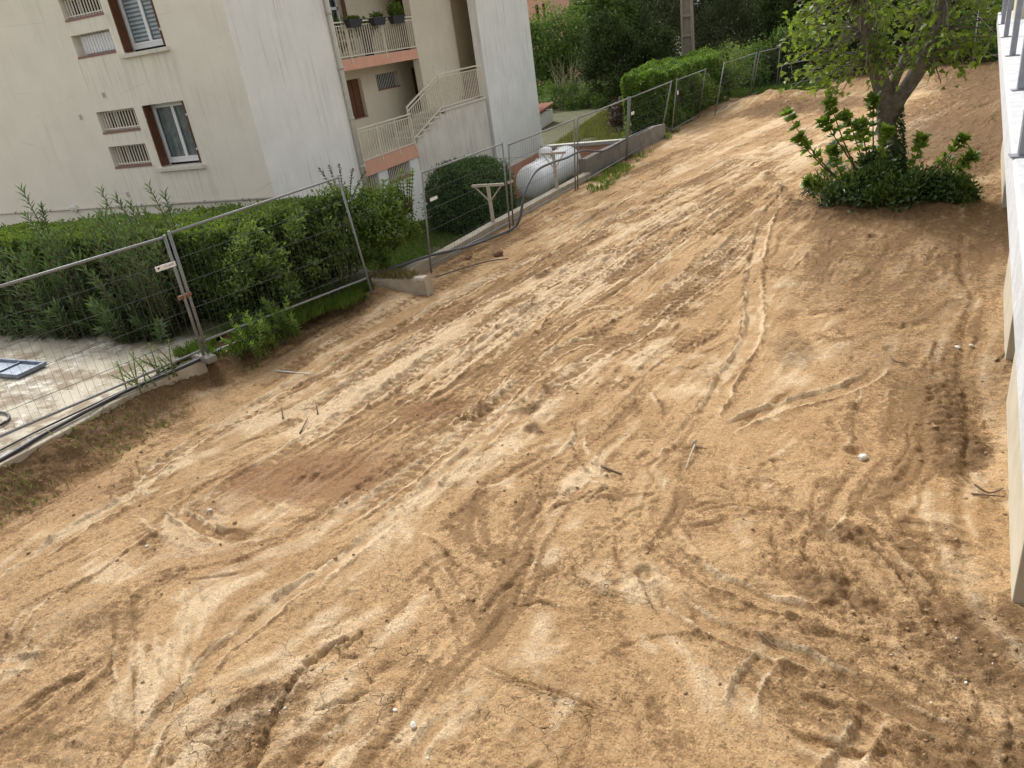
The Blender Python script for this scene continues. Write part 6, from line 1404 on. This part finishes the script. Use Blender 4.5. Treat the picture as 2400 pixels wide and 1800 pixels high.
stick([(*WP['wl0'], .01), (*WP['wl1'], .012)], .014, 'thin white painted batten lying on the soil near the verge', M_white_thing, 'batten', 'batten')
rock('tile_fragment', *WP['white1'], .032, 'larger white plaster fragment in the foreground', M_white_thing, 'fragment', .5, (1.1, .8, .5), 1, .1)
rock('tile_fragment', *WP['white2'], .018, 'smaller white plaster fragment in the foreground', M_white_thing, 'fragment', .5, (.8, 1.2, .4), 1, .1)
rock('tile_fragment', *WP['white3'], .03, 'white fragment in the left part of the plot', M_white_thing, 'fragment', .4, (1, .8, .4), 1, .1)
rock('tile_fragment', *WP['white4'], .025, 'white fragment at the lower left beside the parallel ruts', M_white_thing, 'fragment', .4, (1, .8, .4), 1, .1)
rock('brick_fragment', *WP['stone1'], .10, 'reddish brown stone lump beside the garden wall', pmat('red_stone', (.20, .10, .065), (.13, .065, .045), 9, .9, .4), 'stone', .45)
rock('brick_fragment', *WP['stone2'], .08, 'flat reddish stone near the fence foot', MATS['red_stone'], 'stone', .3, (1.5, .8, .4))
rock('plaster_lump', *WP['heap'], .042, 'white rubble in the pit at the end of the wheel print', M_white_thing, 'rubble', .4, (1, 1, .6))
rock('plaster_lump', *WP['rub2'], .035, 'white rubble bit beside the right wall', M_white_thing, 'rubble', .4, (1, 1, .6)); rock('plaster_lump', *WP['rub3'], .028, 'second white rubble bit beside the right wall', M_white_thing, 'rubble', .4)
rock('plaster_lump', *WP['bag'], .06, 'crumpled white scrap on the soil bank below the kerb', M_white_thing, 'scrap', .4, (1.4, .5, .7), 2, .35)
rock('plaster_lump', *WP['treerub'], .07, 'white stone in front of the fig thicket', M_white_thing, 'stone', .3, (1, .8, .7)); rock('plaster_lump', *WP['treerub2'], .10, 'pinkish stone in front of the fig thicket, further right', M_pebble, 'stone', .3, (1, .8, .7))
# dug-up stump and root lump by the fig tree
sp = empty('dug_up_stump', (*WP['stump'], 0)); tag(sp, 'dug-up dark stump with torn roots at the left of the fig thicket', 'stump'); sx_, sy_ = WP['stump']; sz_ = soil_z(sx_, sy_); m_ = MB()
for i in range(16):
    a = random.uniform(-.5, 3.6); l = .25+.35*random.random(); m_.tube([(sx_, sy_+.1, sz_+.16), (sx_+l*.6*math.cos(a), sy_+l*.35*math.sin(a)-.1, sz_+.22*random.random()+.05), (sx_+l*math.cos(a), sy_+l*.5*math.sin(a)-.15, sz_+.0)], [.05, .035, .008], 6)
m_.tube([(sx_-.45, sy_, sz_+.12), (sx_, sy_+.05, sz_+.17), (sx_+.4, sy_+.1, sz_+.14)], [.06, .09, .07], 9)
part(m_, 'roots', M_bark_dark, sp, smooth=True)
# loose clods and gravel: far too many to count
def clods(name, n, smin, smax, mat, label, weight):
    bm = bmesh.new(); bmesh.ops.create_icosphere(bm, subdivisions=1, radius=1.0); bv = np.array([v.co[:] for v in bm.verts]); bf = np.array([[v.index for v in f.verts] for f in bm.faces]); bm.free()
    r = np.sqrt(rng.random(n*6)); iy = (rng.random(n*6)**1.5*(SX.shape[0]-1)).astype(int); ix = (rng.random(n*6)*(S_nx-1)).astype(int)
    w = weight(SX[iy, ix], SY[iy, ix]); k = np.where(rng.random(n*6) < w)[0][:n]; iy, ix = iy[k], ix[k]; m = len(k)
    s = smin+(smax-smin)*rng.random(m)**3; J = 1+.5*(rng.random((m, len(bv), 1))-.5); sc = np.stack([s*(.7+.6*rng.random(m)), s*(.7+.6*rng.random(m)), s*(.5+.4*rng.random(m))], -1)
    V = bv[None]*J*sc[:, None]; V[..., 0] += SX[iy, ix][:, None]; V[..., 1] += SY[iy, ix][:, None]; V[..., 2] += (SZ[iy, ix]+s*.15)[:, None]
    F = (bf[None]+np.arange(m)[:, None, None]*len(bv)).reshape(-1, 3); o = np_mesh(name, V.reshape(-1, 3), F, mat, None); return tag(o, label, 'soil', kind='stuff')
def zone_w(kind, base):
    Z = [z for z in SOIL_ZONES if z[0] == kind]
    def f(x, y):
        g = np.full(x.shape, base)
        for _, zx, zy, rx, ry, a, s in Z:
            c, sn = math.cos(math.radians(a)), math.sin(math.radians(a)); dx = x-zx; dy = y-zy; q = ((c*dx+sn*dy)/rx)**2+((-sn*dx+c*dy)/ry)**2; g = np.maximum(g, s*np.exp(-q*.8))
        return g*sstep(.3, .6, vnoise(x, y, 1.6, 3, .6, 91.))
    return f
clods('soil_clods', 6500, .004, .022, pmat('clod_soil', (.24, .155, .082), (.34, .225, .12), 7, .95, .5, 60, .006), 'loose brown clods of soil scattered over the plot', zone_w('rough', .10))
clods('pale_gravel', 900, .003, .012, M_pebble, 'pale gravel scattered over the plot', zone_w('rough', .2))
